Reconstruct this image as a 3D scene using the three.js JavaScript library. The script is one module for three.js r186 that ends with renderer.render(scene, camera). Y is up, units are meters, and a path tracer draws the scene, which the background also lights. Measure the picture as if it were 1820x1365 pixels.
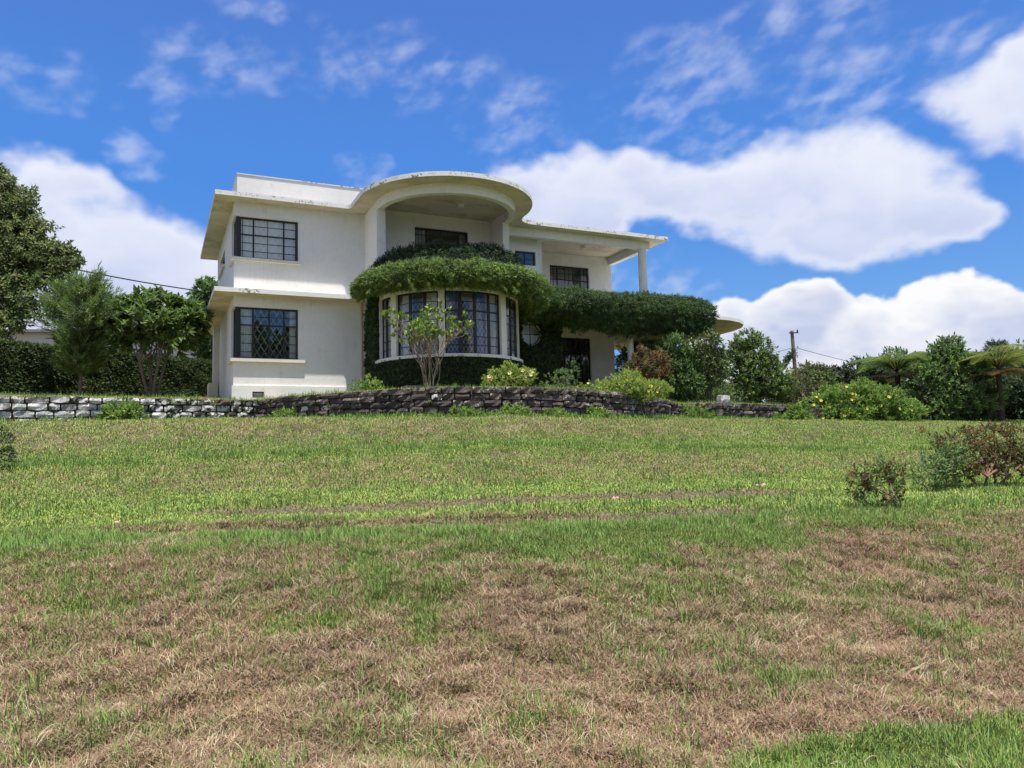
import * as THREE from 'three';
import { mergeGeometries } from 'three/addons/utils/BufferGeometryUtils.js';

// ---------------------------------------------------------------- camera, sky, sun, exposure
const scene = new THREE.Scene();
const camera = new THREE.PerspectiveCamera(2 * Math.atan(682.5 / 1350) * 180 / Math.PI, 4 / 3, 0.05, 3000);
camera.rotation.order = 'YXZ';
camera.rotation.set(0.0916, 0, -0.026);          // eye level is y = 0; the phone is tipped up and rolled a little
const EXPOSURE = 2.0;
const renderer = new THREE.WebGLRenderer({ antialias: true });
renderer.toneMapping = THREE.LinearToneMapping;
renderer.toneMappingExposure = EXPOSURE;
renderer.shadowMap.enabled = true;

// the house's own axes: u along the front, v into the house
const O = new THREE.Vector3(-9.218, 0, -25), U = new THREE.Vector3(0.9047, 0, -0.4261), V = new THREE.Vector3(-0.4261, 0, -0.9047);
const TURN = Math.atan2(0.4261, 0.9047);
const uvh = (u, v, h) => new THREE.Vector3(O.x + U.x * u + V.x * v, h, O.z + U.z * u + V.z * v);
const toUV = (x, z) => { const dx = x - O.x, dz = z - O.z; return [dx * U.x + dz * U.z, dx * V.x + dz * V.z]; };

const sunDir = new THREE.Vector3(-V.x, 0, -V.z).multiplyScalar(Math.cos(79.3 * Math.PI / 180)).addScaledVector(U, 0.012).add(new THREE.Vector3(0, Math.sin(79.3 * Math.PI / 180), 0)).normalize();
const sun = new THREE.DirectionalLight(new THREE.Color().setRGB(1, 0.95, 0.87), 4.3);
sun.position.copy(sunDir).multiplyScalar(120).add(new THREE.Vector3(0, 0, -20));
sun.target.position.set(0, 0, -20);
sun.castShadow = true;
Object.assign(sun.shadow.camera, { left: -60, right: 60, top: 60, bottom: -60, near: 1, far: 300 });
sun.shadow.mapSize.set(4096, 4096); sun.shadow.radius = 1;
scene.add(sun, sun.target);

// ---------------------------------------------------------------- random numbers and noise
function mulberry(a) { return () => { a |= 0; a = a + 0x6D2B79F5 | 0; let t = Math.imul(a ^ a >>> 15, 1 | a); t = t + Math.imul(t ^ t >>> 7, 61 | t) ^ t; return ((t ^ t >>> 14) >>> 0) / 4294967296; }; }
const R = mulberry(20240);
const rr = (a, b) => a + (b - a) * R();
const pick = (a) => a[Math.floor(R() * a.length)];
const clamp = (x, a = 0, b = 1) => x < a ? a : x > b ? b : x;
const lerp = (a, b, t) => a + (b - a) * t;
const sstep = (a, b, x) => { const t = clamp((x - a) / (b - a)); return t * t * (3 - 2 * t); };
const HT = new Float32Array(65536); { const q = mulberry(7); for (let i = 0; i < 65536; i++) HT[i] = q(); }
const h3 = (x, y, z) => HT[(Math.imul(x, 73856093) ^ Math.imul(y, 19349663) ^ Math.imul(z, 83492791)) >>> 3 & 65535];
function vn(x, y, z) {
  const xi = Math.floor(x), yi = Math.floor(y), zi = Math.floor(z); let a = x - xi, b = y - yi, c = z - zi;
  a = a * a * (3 - 2 * a); b = b * b * (3 - 2 * b); c = c * c * (3 - 2 * c);
  const L = (p, q, t) => p + (q - p) * t;
  return L(L(L(h3(xi, yi, zi), h3(xi + 1, yi, zi), a), L(h3(xi, yi + 1, zi), h3(xi + 1, yi + 1, zi), a), b), L(L(h3(xi, yi, zi + 1), h3(xi + 1, yi, zi + 1), a), L(h3(xi, yi + 1, zi + 1), h3(xi + 1, yi + 1, zi + 1), a), b), c);
}
function fbm(x, y, z, o = 4) { let s = 0, a = 0.5, t = 0; for (let i = 0; i < o; i++) { s += a * vn(x, y, z); t += a; a *= 0.5; x = x * 2.03 + 11.3; y = y * 2.03 + 5.7; z = z * 2.03 + 3.1; } return s / t; }
const toLin = (c) => c <= 0.04045 ? c / 12.92 : ((c + 0.055) / 1.055) ** 2.4;
const toS = (c) => c <= 0.0031308 ? 12.92 * c : 1.055 * c ** (1 / 2.4) - 0.055;

// ---------------------------------------------------------------- the sky: air and clouds in every direction
function skyTexture() {
  const W = 4096, H = 2048, data = new Float32Array(W * H * 4), q = mulberry(99);
  const px = (r, g, b) => [toLin(r / 255) / EXPOSURE, toLin(g / 255) / EXPOSURE, toLin(b / 255) / EXPOSURE];
  // clouds: azimuth from -z towards +x, elevation, half width, half height (degrees)
  const solid = [[3.2,18.4,4.6,2.4],[12.5,18.3,5,2.2],[18,17.4,5,2.4],[28,16.8,3.6,2.5],[-26,11,12,5],[-34,13,6,5],[5.2,20.2,3.6,2.6],[1.3,19.7,3.4,2],[9.9,19.4,4.6,2.3],[14.9,18.9,5.2,2.2],[20.8,18.2,5.5,3.3],[25.5,16.7,5.1,4],[29.2,15.2,3.5,2.7],[31.8,14.2,2.1,1.4],[23.6,14.4,4.9,2.1],[6,17.6,5.1,1.6],
    [34.8,20.8,4.2,3.3],[32.5,21.8,3.2,1.6],[35.9,23.4,2,1.4],[37.7,20.3,3.9,4.3],
    [-31.4,15.1,5.7,4],[-27,13.7,5.8,3.9],[-23.1,12.5,4.9,3.4],[-32.7,17.5,2.2,1.5],[-29.8,17.6,3.1,1.6],[-29.6,9.8,10.7,3.3],[-20.1,10.3,4.7,4.7],[-26,4,16,5]];
  const bank = [[15.9,8,3.1,3],[21.4,8.6,3.4,2.9],[19.1,7.8,5.2,3],[26,7.2,3.7,3.2],[30,7.2,4.3,3.5],[33.7,6.5,3.4,3.2],[23.6,3.9,13.2,4.3],[37.8,5.3,3.8,3.7]];
  const wisp = [[27.8,21.8,4,1.7],[27.5,24.9,3.7,1.3],[21.5,28.7,3.4,1.5],[31.7,25.5,2.5,.8],[1,24.5,2.9,1.6],[-12,28.3,1.4,1],[-8.4,27.8,2.2,1.5],[-5.3,27.5,1.7,1.1],[-23.9,24.9,1,1.2],[-32.9,23.8,2.9,1],[-27.2,20.6,1.2,.8],[-21,26.9,3.2,1.4],[14.4,25.7,4.1,2.1],[-14.5,27.2,.9,1.1],[8.8,13,2.5,2],[12.1,11.6,2,1.1],[24.8,22,3.2,1.6],[-11.2,20.2,1.7,1],[-17.8,30.8,2.5,.7],[17,22.5,4,1.2]];
  for (let i = 0; i < 78; i++) {                   // fair-weather clouds out of view, more of them to brighten the shaded walls
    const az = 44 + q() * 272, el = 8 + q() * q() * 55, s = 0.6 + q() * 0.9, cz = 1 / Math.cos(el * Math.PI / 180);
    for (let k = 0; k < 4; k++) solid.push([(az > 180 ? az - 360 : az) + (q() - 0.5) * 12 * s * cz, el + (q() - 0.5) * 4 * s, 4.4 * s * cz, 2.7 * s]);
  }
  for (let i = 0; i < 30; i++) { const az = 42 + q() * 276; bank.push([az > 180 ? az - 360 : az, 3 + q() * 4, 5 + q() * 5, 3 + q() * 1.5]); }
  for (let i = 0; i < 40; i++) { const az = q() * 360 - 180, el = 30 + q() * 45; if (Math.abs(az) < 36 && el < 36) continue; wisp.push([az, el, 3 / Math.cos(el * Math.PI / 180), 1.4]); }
  const bin = (list) => { const b = Array.from({ length: 360 }, () => []); for (const c of list) { const n = Math.ceil(c[2] * 1.7) + 1; for (let k = -n; k <= n; k++) b[((Math.floor(c[0]) + k + 720) % 360)].push(c); } return b; };
  for (const w of wisp) { w[2] *= 1.45; w[3] *= 1.45; }
  const [B1, B2, B3] = [bin(solid), bin(bank), bin(wisp)];
  const near = (list, az, el, out) => {
    let best = -1, rel = 0, ws = 1e-9;
    for (const c of list) { let dx = az - c[0]; if (dx > 180) dx -= 360; else if (dx < -180) dx += 360; dx /= c[2]; const dy = (el - c[1]) / c[3], f = 1 - dx * dx - dy * dy; if (f < -1.2) continue; const w = Math.exp(5 * f); rel += w * dy; ws += w; if (f > best) best = f; }
    rel /= ws; if (best > -1) best = Math.max(best, Math.log(ws) / 5 - 0.04);
    out[0] = best; out[1] = rel;
  };
  const o = [0, 0], top = px(67, 119, 206), mid = px(74, 140, 226), low = px(122, 178, 238), zen = px(60, 110, 200), W0 = px(240, 243, 255), W1 = px(206, 215, 243), B0 = px(253, 253, 255), Bg = px(196, 206, 234);
  for (let j = 0; j < H; j++) {
    const el = (j + 0.5) / H * 180 - 90;
    for (let i = 0; i < W; i++) {
      const k = (j * W + i) * 4;
      if (el < -1) { data[k] = 0.1; data[k + 1] = 0.11; data[k + 2] = 0.07; data[k + 3] = 1; continue; }
      const phi = ((i + 0.5) / W - 0.5) * 2 * Math.PI, ce = Math.cos(el * Math.PI / 180), x = ce * Math.cos(phi), z = ce * Math.sin(phi), y = Math.sin(el * Math.PI / 180);
      const az0 = Math.atan2(x, -z) * 180 / Math.PI, el0 = el, b = (Math.floor(az0) + 720) % 360;
      const wx = (fbm(x * 13 + 20, y * 17, z * 13, 3) - 0.5) * 4.5 + (fbm(x * 45, y * 60, z * 45 + 8, 3) - 0.5) * 1.9, wy = (fbm(x * 13, y * 17 + 50, z * 13, 3) - 0.5) * 4 + (fbm(x * 45, y * 60 + 31, z * 45, 3) - 0.5) * 1.5;
      const az = az0 + wx, elw = el + wy;
      const t1 = sstep(4, 20, el), t2 = sstep(18, 34, el), t3 = sstep(34, 80, el);
      let c = [0, 1, 2].map((n) => lerp(lerp(lerp(low[n], mid[n], t1), top[n], t2), zen[n], t3));
      const ga = Math.acos(clamp(x * sunDir.x + y * sunDir.y + z * sunDir.z, -1, 1)) * 180 / Math.PI, glow = 1.1 * Math.exp(-ga / 9) + 0.35 * Math.exp(-ga / 26); // bright air round the sun, added to lift the shaded walls
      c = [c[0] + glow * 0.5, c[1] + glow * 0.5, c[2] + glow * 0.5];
      near(B3[b], az + wx * 0.5, elw, o);
      if (o[0] > -0.9) {
        const n = fbm(x * 30 + y * 22 + 9, y * 62 - x * 26, z * 30, 6), m = fbm(x * 9, y * 20, z * 9 + 4, 3);
        const a = 0.42 * sstep(-1, 1, o[0]) * sstep(0.38, 0.8, n * 0.68 + m * 0.32);
        c = c.map((v, n2) => lerp(v, W0[n2], a));
      }
      near(B1[b], az0 + wx * 0.6, el + wy * 0.6, o);
      if (o[0] > -0.99) {
        const n = fbm(x * 17, y * 24, z * 17, 6), d = o[0] * 1.0 + (n - 0.5) * 1.7 + 0.06;
        const a = sstep(-0.35, 0.7, d) * sstep(-0.98, -0.3, o[0]);
        if (a > 0) {
          const s = clamp(0.6 - 0.4 * o[1] + 0.35 * sstep(17, 8, el) + (fbm(x * 11 + 40, y * 20, z * 11, 4) - 0.5) * 1.3) * sstep(0.1, 1.1, d);
          c = c.map((v, m) => lerp(v, lerp(W0[m], W1[m], s), a * 0.97));
        }
      }
      near(B2[b], az0 + wx * 0.7, el + wy * 0.7, o);
      if (o[0] > -0.99) {
        const n = fbm(x * 24 + 3, y * 34, z * 24, 6), d = o[0] * 1.0 + (n - 0.5) * 1.3, a = sstep(-0.04, 0.22, d);
        if (a > 0) {
          const s = clamp(sstep(0.1, 0.9, d) * (0.75 - 0.55 * o[1]) + (fbm(x * 15 + 70, y * 34, z * 15, 4) - 0.5) * 1.5);
          c = c.map((v, m) => lerp(v, lerp(B0[m], Bg[m], s), a));
        }
      }
      data[k] = c[0]; data[k + 1] = c[1]; data[k + 2] = c[2]; data[k + 3] = 1;
    }
  }
  const t = new THREE.DataTexture(data, W, H, THREE.RGBAFormat, THREE.FloatType);
  t.mapping = THREE.EquirectangularReflectionMapping; t.magFilter = THREE.LinearFilter; t.needsUpdate = true;
  return t;
}
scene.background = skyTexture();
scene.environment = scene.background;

// ---------------------------------------------------------------- naming and building helpers
const counts = {};
const numbered = (n) => { const k = counts[n] = (counts[n] ?? -1) + 1; return k ? `${n}_${String(k).padStart(3, '0')}` : n; };
function tag(o, label, category, group, kind) { o.userData.label = label; if (category) o.userData.category = category; if (group) o.userData.group = group; if (kind) o.userData.kind = kind; return o; }
function shade(m) { m.castShadow = m.receiveShadow = true; return m; }
function thing(name, label, category, pos = [0, 0, 0], turn = 0, group) { const o = new THREE.Group(); o.name = numbered(name); o.position.set(...pos); o.rotation.y = turn; scene.add(o); return tag(o, label, category, group); }
function part(name, geo, mat, parent) { const m = shade(new THREE.Mesh(Array.isArray(geo) ? merge(geo) : geo, mat)); m.name = name; parent.add(m); return m; }
function merge(list) {
  list = list.map((g) => { g = g.index ? g.toNonIndexed() : g; for (const k of Object.keys(g.attributes)) if (!['position', 'normal', 'uv', 'color'].includes(k)) g.deleteAttribute(k); return g; });
  const col = list.some((g) => g.attributes.color);
  for (const g of list) { const n = g.attributes.position.count; if (!g.attributes.uv) g.setAttribute('uv', new THREE.BufferAttribute(new Float32Array(n * 2), 2)); if (!g.attributes.normal) g.computeVertexNormals(); if (col && !g.attributes.color) g.setAttribute('color', new THREE.BufferAttribute(new Float32Array(n * 3).fill(1), 3)); g.clearGroups(); }
  return list.length === 1 ? list[0] : mergeGeometries(list);
}
function boxUV(g) {                                // uv in metres from the face's own direction
  const groups = g.groups.slice(); g = g.index ? g.toNonIndexed() : g; groups.forEach((q) => g.groups.length || g.addGroup(q.start, q.count, q.materialIndex));
  const p = g.attributes.position, uv = new Float32Array(p.count * 2), a = new THREE.Vector3(), b = new THREE.Vector3(), c = new THREE.Vector3();
  for (let i = 0; i < p.count; i += 3) {
    a.fromBufferAttribute(p, i); b.fromBufferAttribute(p, i + 1).sub(a); c.fromBufferAttribute(p, i + 2).sub(a); b.cross(c);
    const ax = Math.abs(b.x), ay = Math.abs(b.y), az = Math.abs(b.z);
    for (let k = 0; k < 3; k++) { const x = p.getX(i + k), y = p.getY(i + k), z = p.getZ(i + k); uv.set(ay > ax && ay > az ? [x, z] : ax > az ? [z + 1.7, y] : [x, y], (i + k) * 2); }
  }
  g.setAttribute('uv', new THREE.BufferAttribute(uv, 2)); return g;
}
function tube(points, r0, r1, radial = 6, seg) {  // a tapered round bar along points
  const curve = points.length > 2 ? new THREE.CatmullRomCurve3(points) : new THREE.LineCurve3(...points), n = seg ?? Math.max(2, (points.length - 1) * 3), pos = [], nor = [], uv = [], idx = [], f = curve.computeFrenetFrames(n, false);
  let len = 0; const total = curve.getLength();
  for (let i = 0; i <= n; i++) {
    const p = curve.getPointAt(i / n), r = lerp(r0, r1, i / n); len = total * i / n;
    for (let k = 0; k <= radial; k++) { const a = k / radial * Math.PI * 2, d = f.normals[i].clone().multiplyScalar(Math.cos(a)).addScaledVector(f.binormals[i], Math.sin(a)); pos.push(p.x + d.x * r, p.y + d.y * r, p.z + d.z * r); nor.push(d.x, d.y, d.z); uv.push(k / radial * r0 * 6.28, len); }
    if (i < n) for (let k = 0; k < radial; k++) { const q = i * (radial + 1) + k; idx.push(q, q + 1, q + radial + 1, q + 1, q + radial + 2, q + radial + 1); }
  }
  const g = new THREE.BufferGeometry(); g.setAttribute('position', new THREE.Float32BufferAttribute(pos, 3)); g.setAttribute('normal', new THREE.Float32BufferAttribute(nor, 3)); g.setAttribute('uv', new THREE.Float32BufferAttribute(uv, 2)); g.setIndex(idx); return g;
}

// ---------------------------------------------------------------- textures and materials
function tileNoise(n, seed) { const q = mulberry(seed), t = new Float32Array(n * n).map(() => q()); return (u, v) => { u = (u - Math.floor(u)) * n; v = (v - Math.floor(v)) * n; const i = Math.floor(u), j = Math.floor(v); let a = u - i, b = v - j; a = a * a * (3 - 2 * a); b = b * b * (3 - 2 * b); const I = i % n, J = j % n, I1 = (i + 1) % n, J1 = (j + 1) % n; return lerp(lerp(t[J * n + I], t[J * n + I1], a), lerp(t[J1 * n + I], t[J1 * n + I1], a), b); }; }
function tf(seed, base, oct) { const l = []; for (let i = 0; i < oct; i++) l.push(tileNoise(base << i, seed + i)); return (u, v) => { let s = 0, a = 0.5, t = 0; for (const f of l) { s += a * f(u, v); t += a; a *= 0.55; } return s / t; }; }
function texture(n, size, fn, color = true) {     // fn returns linear colour or a grey
  const d = new Uint8Array(n * n * 4);
  for (let j = 0; j < n; j++) for (let i = 0; i < n; i++) { const c = fn((i + 0.5) / n, (j + 0.5) / n), k = (j * n + i) * 4; for (let m = 0; m < 3; m++) d[k + m] = 255 * clamp(color ? toS(clamp(c[m])) : c); d[k + 3] = 255; }
  const t = new THREE.DataTexture(d, n, n); t.wrapS = t.wrapT = THREE.RepeatWrapping; t.magFilter = t.minFilter = THREE.LinearFilter; t.repeat.set(1 / size, 1 / size); if (color) t.colorSpace = THREE.SRGBColorSpace; t.needsUpdate = true; return t;
}
const std = (o) => new THREE.MeshStandardMaterial({ roughness: 0.85, side: THREE.DoubleSide, ...o });
const rgb = (r, g, b) => new THREE.Color().setRGB(r, g, b);
const n4 = tf(11, 4, 6), n8 = tf(31, 8, 5), n16 = tf(51, 16, 5), n32 = tf(71, 32, 4), n64 = tf(91, 64, 3);
const streakN = ((q) => { const t = Array.from({ length: 96 * 6 }, () => q()); return (u, v) => { u = (u - Math.floor(u)) * 96; v = (v - Math.floor(v)) * 6; const i = Math.floor(u), j = Math.floor(v), a = u - i, b = (v - j) ** 2 * (3 - 2 * (v - j)), T = (x, y) => t[(y % 6) * 96 + x % 96]; return lerp(lerp(T(i, j), T(i + 1, j), a), lerp(T(i, j + 1), T(i + 1, j + 1), a), b); }; })(mulberry(5));
const mixc = (a, b, t) => [lerp(a[0], b[0], t), lerp(a[1], b[1], t), lerp(a[2], b[2], t)];
const plasterTex = texture(1024, 5, (u, v) => { let c = mixc([0.80, 0.79, 0.755], [0.74, 0.73, 0.69], sstep(0.35, 0.75, n4(u, v))); c = mixc(c, [0.5, 0.46, 0.38], 0.2 * sstep(0.6, 0.95, streakN(u, v)) * sstep(0.42, 0.62, n4(v, u))); c = mixc(c, [0.5, 0.47, 0.4], 0.25 * sstep(0.6, 0.75, n16(u, v)) * sstep(0.5, 0.65, n8(v, u))); const g = 0.96 + 0.08 * n64(u, v); return c.map((x) => x * g); });
const plasterBump = texture(512, 1.2, (u, v) => 0.5 * n16(u, v) + 0.5 * n64(u, v), false);
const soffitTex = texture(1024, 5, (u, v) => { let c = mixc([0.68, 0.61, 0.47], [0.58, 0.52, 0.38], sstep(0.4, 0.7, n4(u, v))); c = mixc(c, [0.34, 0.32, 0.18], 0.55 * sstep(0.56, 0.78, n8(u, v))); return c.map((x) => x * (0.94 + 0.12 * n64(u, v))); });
const fasciaTex = texture(1024, 6, (u, v) => { const c = mixc([0.8, 0.795, 0.77], [0.72, 0.71, 0.67], n8(u, v)), m = sstep(0.53, 0.6, n64(u * 2, v * 2) * 0.6 + n32(u, v) * 0.42) * sstep(0.42, 0.62, n8(u + 0.3, v)); return mixc(c, [0.08, 0.07, 0.055], 0.8 * m); });
const M = {
  plaster: std({ map: plasterTex, bumpMap: plasterBump, bumpScale: 0.004, roughness: 0.9 }),
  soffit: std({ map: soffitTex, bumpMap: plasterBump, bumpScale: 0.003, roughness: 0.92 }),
  fascia: std({ map: fasciaTex, roughness: 0.9 }),
  sill: std({ map: plasterTex, color: rgb(0.95, 0.91, 0.82), roughness: 0.85 }),
  roof: std({ map: texture(512, 4, (u, v) => mixc([0.34, 0.32, 0.28], [0.1, 0.09, 0.08], sstep(0.4, 0.7, n8(u, v)))), roughness: 0.95 }),
  iron: std({ color: rgb(0.012, 0.013, 0.016), roughness: 0.55 }),
  lead: std({ color: rgb(0.52, 0.52, 0.5), roughness: 0.6 }),
  glass: new THREE.MeshPhysicalMaterial({ color: rgb(0.93, 0.96, 0.97), roughness: 0, transmission: 1, thickness: 0, ior: 1.6, side: THREE.DoubleSide }),
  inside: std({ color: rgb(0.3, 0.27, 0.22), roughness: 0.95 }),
  curtain: std({ color: rgb(0.78, 0.77, 0.74), roughness: 1 }),
  skyreflection: std({ color: rgb(0.16, 0.24, 0.55), roughness: 1 }),  // blue of reflected sky, put into the colour of hung sheets
  pipe: std({ color: rgb(0.42, 0.33, 0.24), roughness: 0.7 }),
  lamp: std({ color: rgb(0.7, 0.7, 0.68), roughness: 0.5 }),
};
// ---------------------------------------------------------------- the ground: a lawn that climbs in three banks, one sheet to the horizon
const KL = [[-60, -5], [0, -1.55], [3.4, -1.5], [7.3, -0.84], [9.4, -0.8], [12, -0.66], [14.7, -0.03], [15.5, 0.05], [18, 1.02], [22, 1.18], [60, 1.2]];
const KC = [[-60, -5], [0, -1.58], [3.62, -1.5], [7.6, -0.86], [10, -0.79], [13.4, -0.62], [16.3, 0.12], [17.2, 0.22], [19.2, 0.88], [24, 1.12], [70, 1.3]];
const KR = [[-60, -5], [0, -1.65], [4.45, -1.58], [10.2, -0.84], [12.4, -0.78], [17, -0.58], [21, -0.28], [23, -0.18], [27, 0.42], [33, 0.8], [80, 1.1]];
function keysAt(lat) {
  const t = clamp(Math.abs(lat) / 0.67, 0, 1.25), S = lat < 0 ? KL : KR;
  return KC.map((k, i) => [lerp(k[0], S[i][0], t), lerp(k[1], S[i][1], t)]);
}
function pchip(K, d) {
  if (d <= K[0][0]) return K[0][1];
  let i = 0; while (i < K.length - 2 && d > K[i + 1][0]) i++;
  if (d >= K[K.length - 1][0]) return K[K.length - 1][1];
  const sl = (j) => (K[j + 1][1] - K[j][1]) / (K[j + 1][0] - K[j][0]);
  const m = (j) => { if (j <= 0 || j >= K.length - 1) return 0; const a = sl(j - 1), b = sl(j); return a * b <= 0 ? 0 : 2 * a * b / (a + b); };
  const h = K[i + 1][0] - K[i][0], t = (d - K[i][0]) / h, t2 = t * t, t3 = t2 * t;
  return (2 * t3 - 3 * t2 + 1) * K[i][1] + (t3 - 2 * t2 + t) * h * m(i) + (-2 * t3 + 3 * t2) * K[i + 1][1] + (t3 - t2) * h * m(i + 1);
}
const ledgeAt = (lat) => { const w = 0.25 * Math.sin(lat * 9) + 0.12 * Math.sin(lat * 31); return [(lat < 0 ? lerp(9.25, 9.0, -lat / 0.67) : lerp(9.25, 9.9, lat / 0.5)) + w * 0.3, (lat < 0 ? lerp(11.5, 10, -lat / 0.67) : lerp(11.5, 12.4, lat / 0.5)) + w * 0.4]; };
function ledge(lat, d) {                           // two low bare steps across the middle shelf
  const [b, a] = ledgeAt(lat), fade = 1 - sstep(0.3, 0.47, lat), k1 = fade * sstep(-0.6, -0.42, lat), k2 = fade * sstep(-0.52, -0.3, lat);
  return k1 * 0.11 * (sstep(b - 0.09, b + 0.09, d) - sstep(7.4, b - 0.1, d) * 0.55 - sstep(b + 0.1, 13.5, d) * 0.45) + k2 * 0.11 * (sstep(a - 0.09, a + 0.09, d) - sstep(b + 0.3, a - 0.1, d) * 0.5 - sstep(a + 0.1, 15, d) * 0.5);
}
function furrow(lat, d) {                          // how bare the two steps are
  const fade = 1 - sstep(0.3, 0.47, lat), g = (x) => Math.exp(-x * x * 42);
  const [dB, dA] = ledgeAt(lat);
  return [g(d - dB) * fade * sstep(-0.6, -0.42, lat), g(d - dA) * fade * sstep(-0.52, -0.3, lat)];
}
function hFront(x, z) {
  const d = -z, lat = clamp(x / Math.max(d, 4), -0.9, 0.9), far = Math.hypot(x, z);
  let h = pchip(keysAt(lat), d);
  if (d > 6 && d < 20) h += ledge(lat, d);
  if (far < 60) h += (fbm(x * 0.8, 3.3, z * 0.8, 3) - 0.5) * 0.13 + (fbm(x * 3.1, 7.7, z * 3.1, 3) - 0.5) * (d < 9 ? 0.13 : 0.085);
  if (far > 80) h -= (far - 80) * 0.012;
  return h;
}
function patch(x, z) {                             // [dryness, redness] of the turf at a place
  const d = -z, lat = clamp(x / Math.max(d, 4), -0.9, 0.9), K = keysAt(lat), [f1, f2] = furrow(lat, d);
  const b1 = (d - K[2][0]) / (K[3][0] - K[2][0]), b2 = (d - K[5][0]) / (K[6][0] - K[5][0]), b3 = (d - K[7][0]) / (K[8][0] - K[7][0]);
  let q = 0.1;
  if (b1 < 1.15) q = b1 < 0 ? lerp(0.62, -0.4, sstep(0.2, 0.3, lat)) : 0.86 - 0.24 * sstep(0.15, 0.55, b1) - 0.5 * sstep(0.5 + 0.25 * sstep(0.25, 0.6, lat), 0.98 + 0.16 * sstep(0.3, 0.6, lat), b1) - 0.3 * Math.exp(-(((lat - 0.22) / 0.16) ** 2)) * sstep(0.2, 0.4, b1);
  if (b2 > -0.05 && b2 < 1) q = 0.06 + 0.52 * sstep(-0.05, 0.35, b2) * (1 - sstep(0.72, 1, b2));
  if (b3 > -0.1) q = 0.06 + 0.56 * sstep(0.15, 0.6, b3) * (1 - 0.6 * sstep(0.1, 0.5, lat));
  const n = fbm(x * 1.25, 1.5, z * 1.25, 4) - 0.5, n2 = fbm(x * 4.5, 9.5, z * 4.5, 3) - 0.5;
  q += n * (b1 < 1 ? 1.9 : 1.1) + n2 * (b1 < 1 ? 1.6 : 1.1);
  q = Math.max(q, 1.3 * f1 * (0.75 + 0.5 * vn(x * 3, 0, z * 3)), 1.25 * f2 * (0.7 + 0.6 * vn(x * 3, 5, z * 3)));
  const red = clamp(0.22 + (b1 < 1.2 ? sstep(0.3, 0.55, lat) * 0.6 : 0) + (fbm(x * 0.9 + 30, 2, z * 0.9, 3) - 0.5) * 1.2);
  return [clamp(q), red, Math.max(f1, f2)];
}
const turfTex = texture(1024, 0.9, (u, v) => { const a = n64(u * 1, v * 1), b = n32(u, v); const g = 0.45 + 1.1 * sstep(0.25, 0.75, a) * (0.55 + 0.9 * b); return [g * 0.75, g * 0.75, g * 0.75]; });
{
  const axis = (lo, hi, s, far) => { const a = far.filter((v) => v < lo); for (let v = lo; v <= hi + 1e-6; v += s) a.push(v); return a.concat(far.filter((v) => v > hi)); };
  const far = [-1500, -700, -350, -180, -110, -75, -55, 55, 75, 110, 180, 350, 700, 1500], X = axis(-26, 34, 0.16, far), Z = axis(-36, -1, 0.13, [-1500, -700, -350, -180, -110, -75, -55, -45, 3, 8, 16, 30, 55, 110, 250, 700, 1500]);
  const pos = [], col = [], uv = [], idx = [];
  for (const z of Z) for (const x of X) {
    pos.push(x, hFront(x, z), z); uv.push(x, z);
    const [q, red, fw] = patch(x, z), soil = [0.085, 0.06, 0.04], green = [0.1, 0.125, 0.032], straw = mixc([0.2, 0.135, 0.08], [0.14, 0.08, 0.05], red);
    if (z < -9.5) straw.splice(0, 3, 0.22, 0.185, 0.085);
    let c = mixc(green, straw, sstep(0.25, 0.7, q)); c = mixc(c, soil, Math.max(0.8 * fw, 0.75 * sstep(0.4, 0.65, fbm(x * 6, 4, z * 6, 3))));
    col.push(...c);
  }
  for (let j = 0; j < Z.length - 1; j++) for (let i = 0; i < X.length - 1; i++) { const a = j * X.length + i, b = a + 1, c = a + X.length, d = c + 1; idx.push(a, c, b, b, c, d); }
  const g = new THREE.BufferGeometry(); g.setAttribute('position', new THREE.Float32BufferAttribute(pos, 3)); g.setAttribute('color', new THREE.Float32BufferAttribute(col, 3)); g.setAttribute('uv', new THREE.Float32BufferAttribute(uv, 2)); g.setIndex(idx); g.computeVertexNormals();
  const m = part('lawn', g, std({ map: turfTex, vertexColors: true, roughness: 1 }), scene);
  tag(m, 'sloping lawn of green and dry brown turf rising in banks to the house', 'lawn', null, 'structure');
}

// ---------------------------------------------------------------- the terrace behind the stone walls
const PATH_L = [[-10, -3.75, 1.86], [-6, -3.1, 1.86], [-3, -2.75, 1.85], [-0.4, -2.4, 1.84], [0.9, -2.25, 1.82]];
const PATH_A = [[0.25, -2.0, 1.8], [0.55, -2.4, 1.84], [1.0, -3.2, 1.86], [1.7, -4.25, 1.86], [2.7, -5.5, 1.86], [3.8, -6.55, 1.86], [5, -7.2, 1.86], [6.5, -7.5, 1.86], [8.3, -7.35, 1.86], [10.6, -6.7, 1.82], [12.6, -5.75, 1.77], [13.9, -4.95, 1.7], [14.9, -4.3, 1.56], [15.3, -3.9, 1.45]];
const PATH_R = [[14.7, -4.3, 1.62], [16.5, -3.95, 1.72], [19, -3.4, 1.74], [24, -2.5, 1.7]];
const EDGE = [[-45, -9, 1.85], ...PATH_L.slice(0, 4), ...PATH_A.slice(1, -1), ...PATH_R.slice(1), ...[[26.5, -2.2], [30, -2], [36, -2], [60, 0]].map(([u, v]) => { const p = uvh(u, v, 0); return [u, v, hFront(p.x, p.z) - 0.05]; })];
function edgeAt(u) { let i = 0; while (i < EDGE.length - 2 && u > EDGE[i + 1][0]) i++; const a = EDGE[i], b = EDGE[i + 1], t = clamp((u - a[0]) / (b[0] - a[0])); return [lerp(a[1], b[1], t), lerp(a[2], b[2], t)]; }
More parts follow.
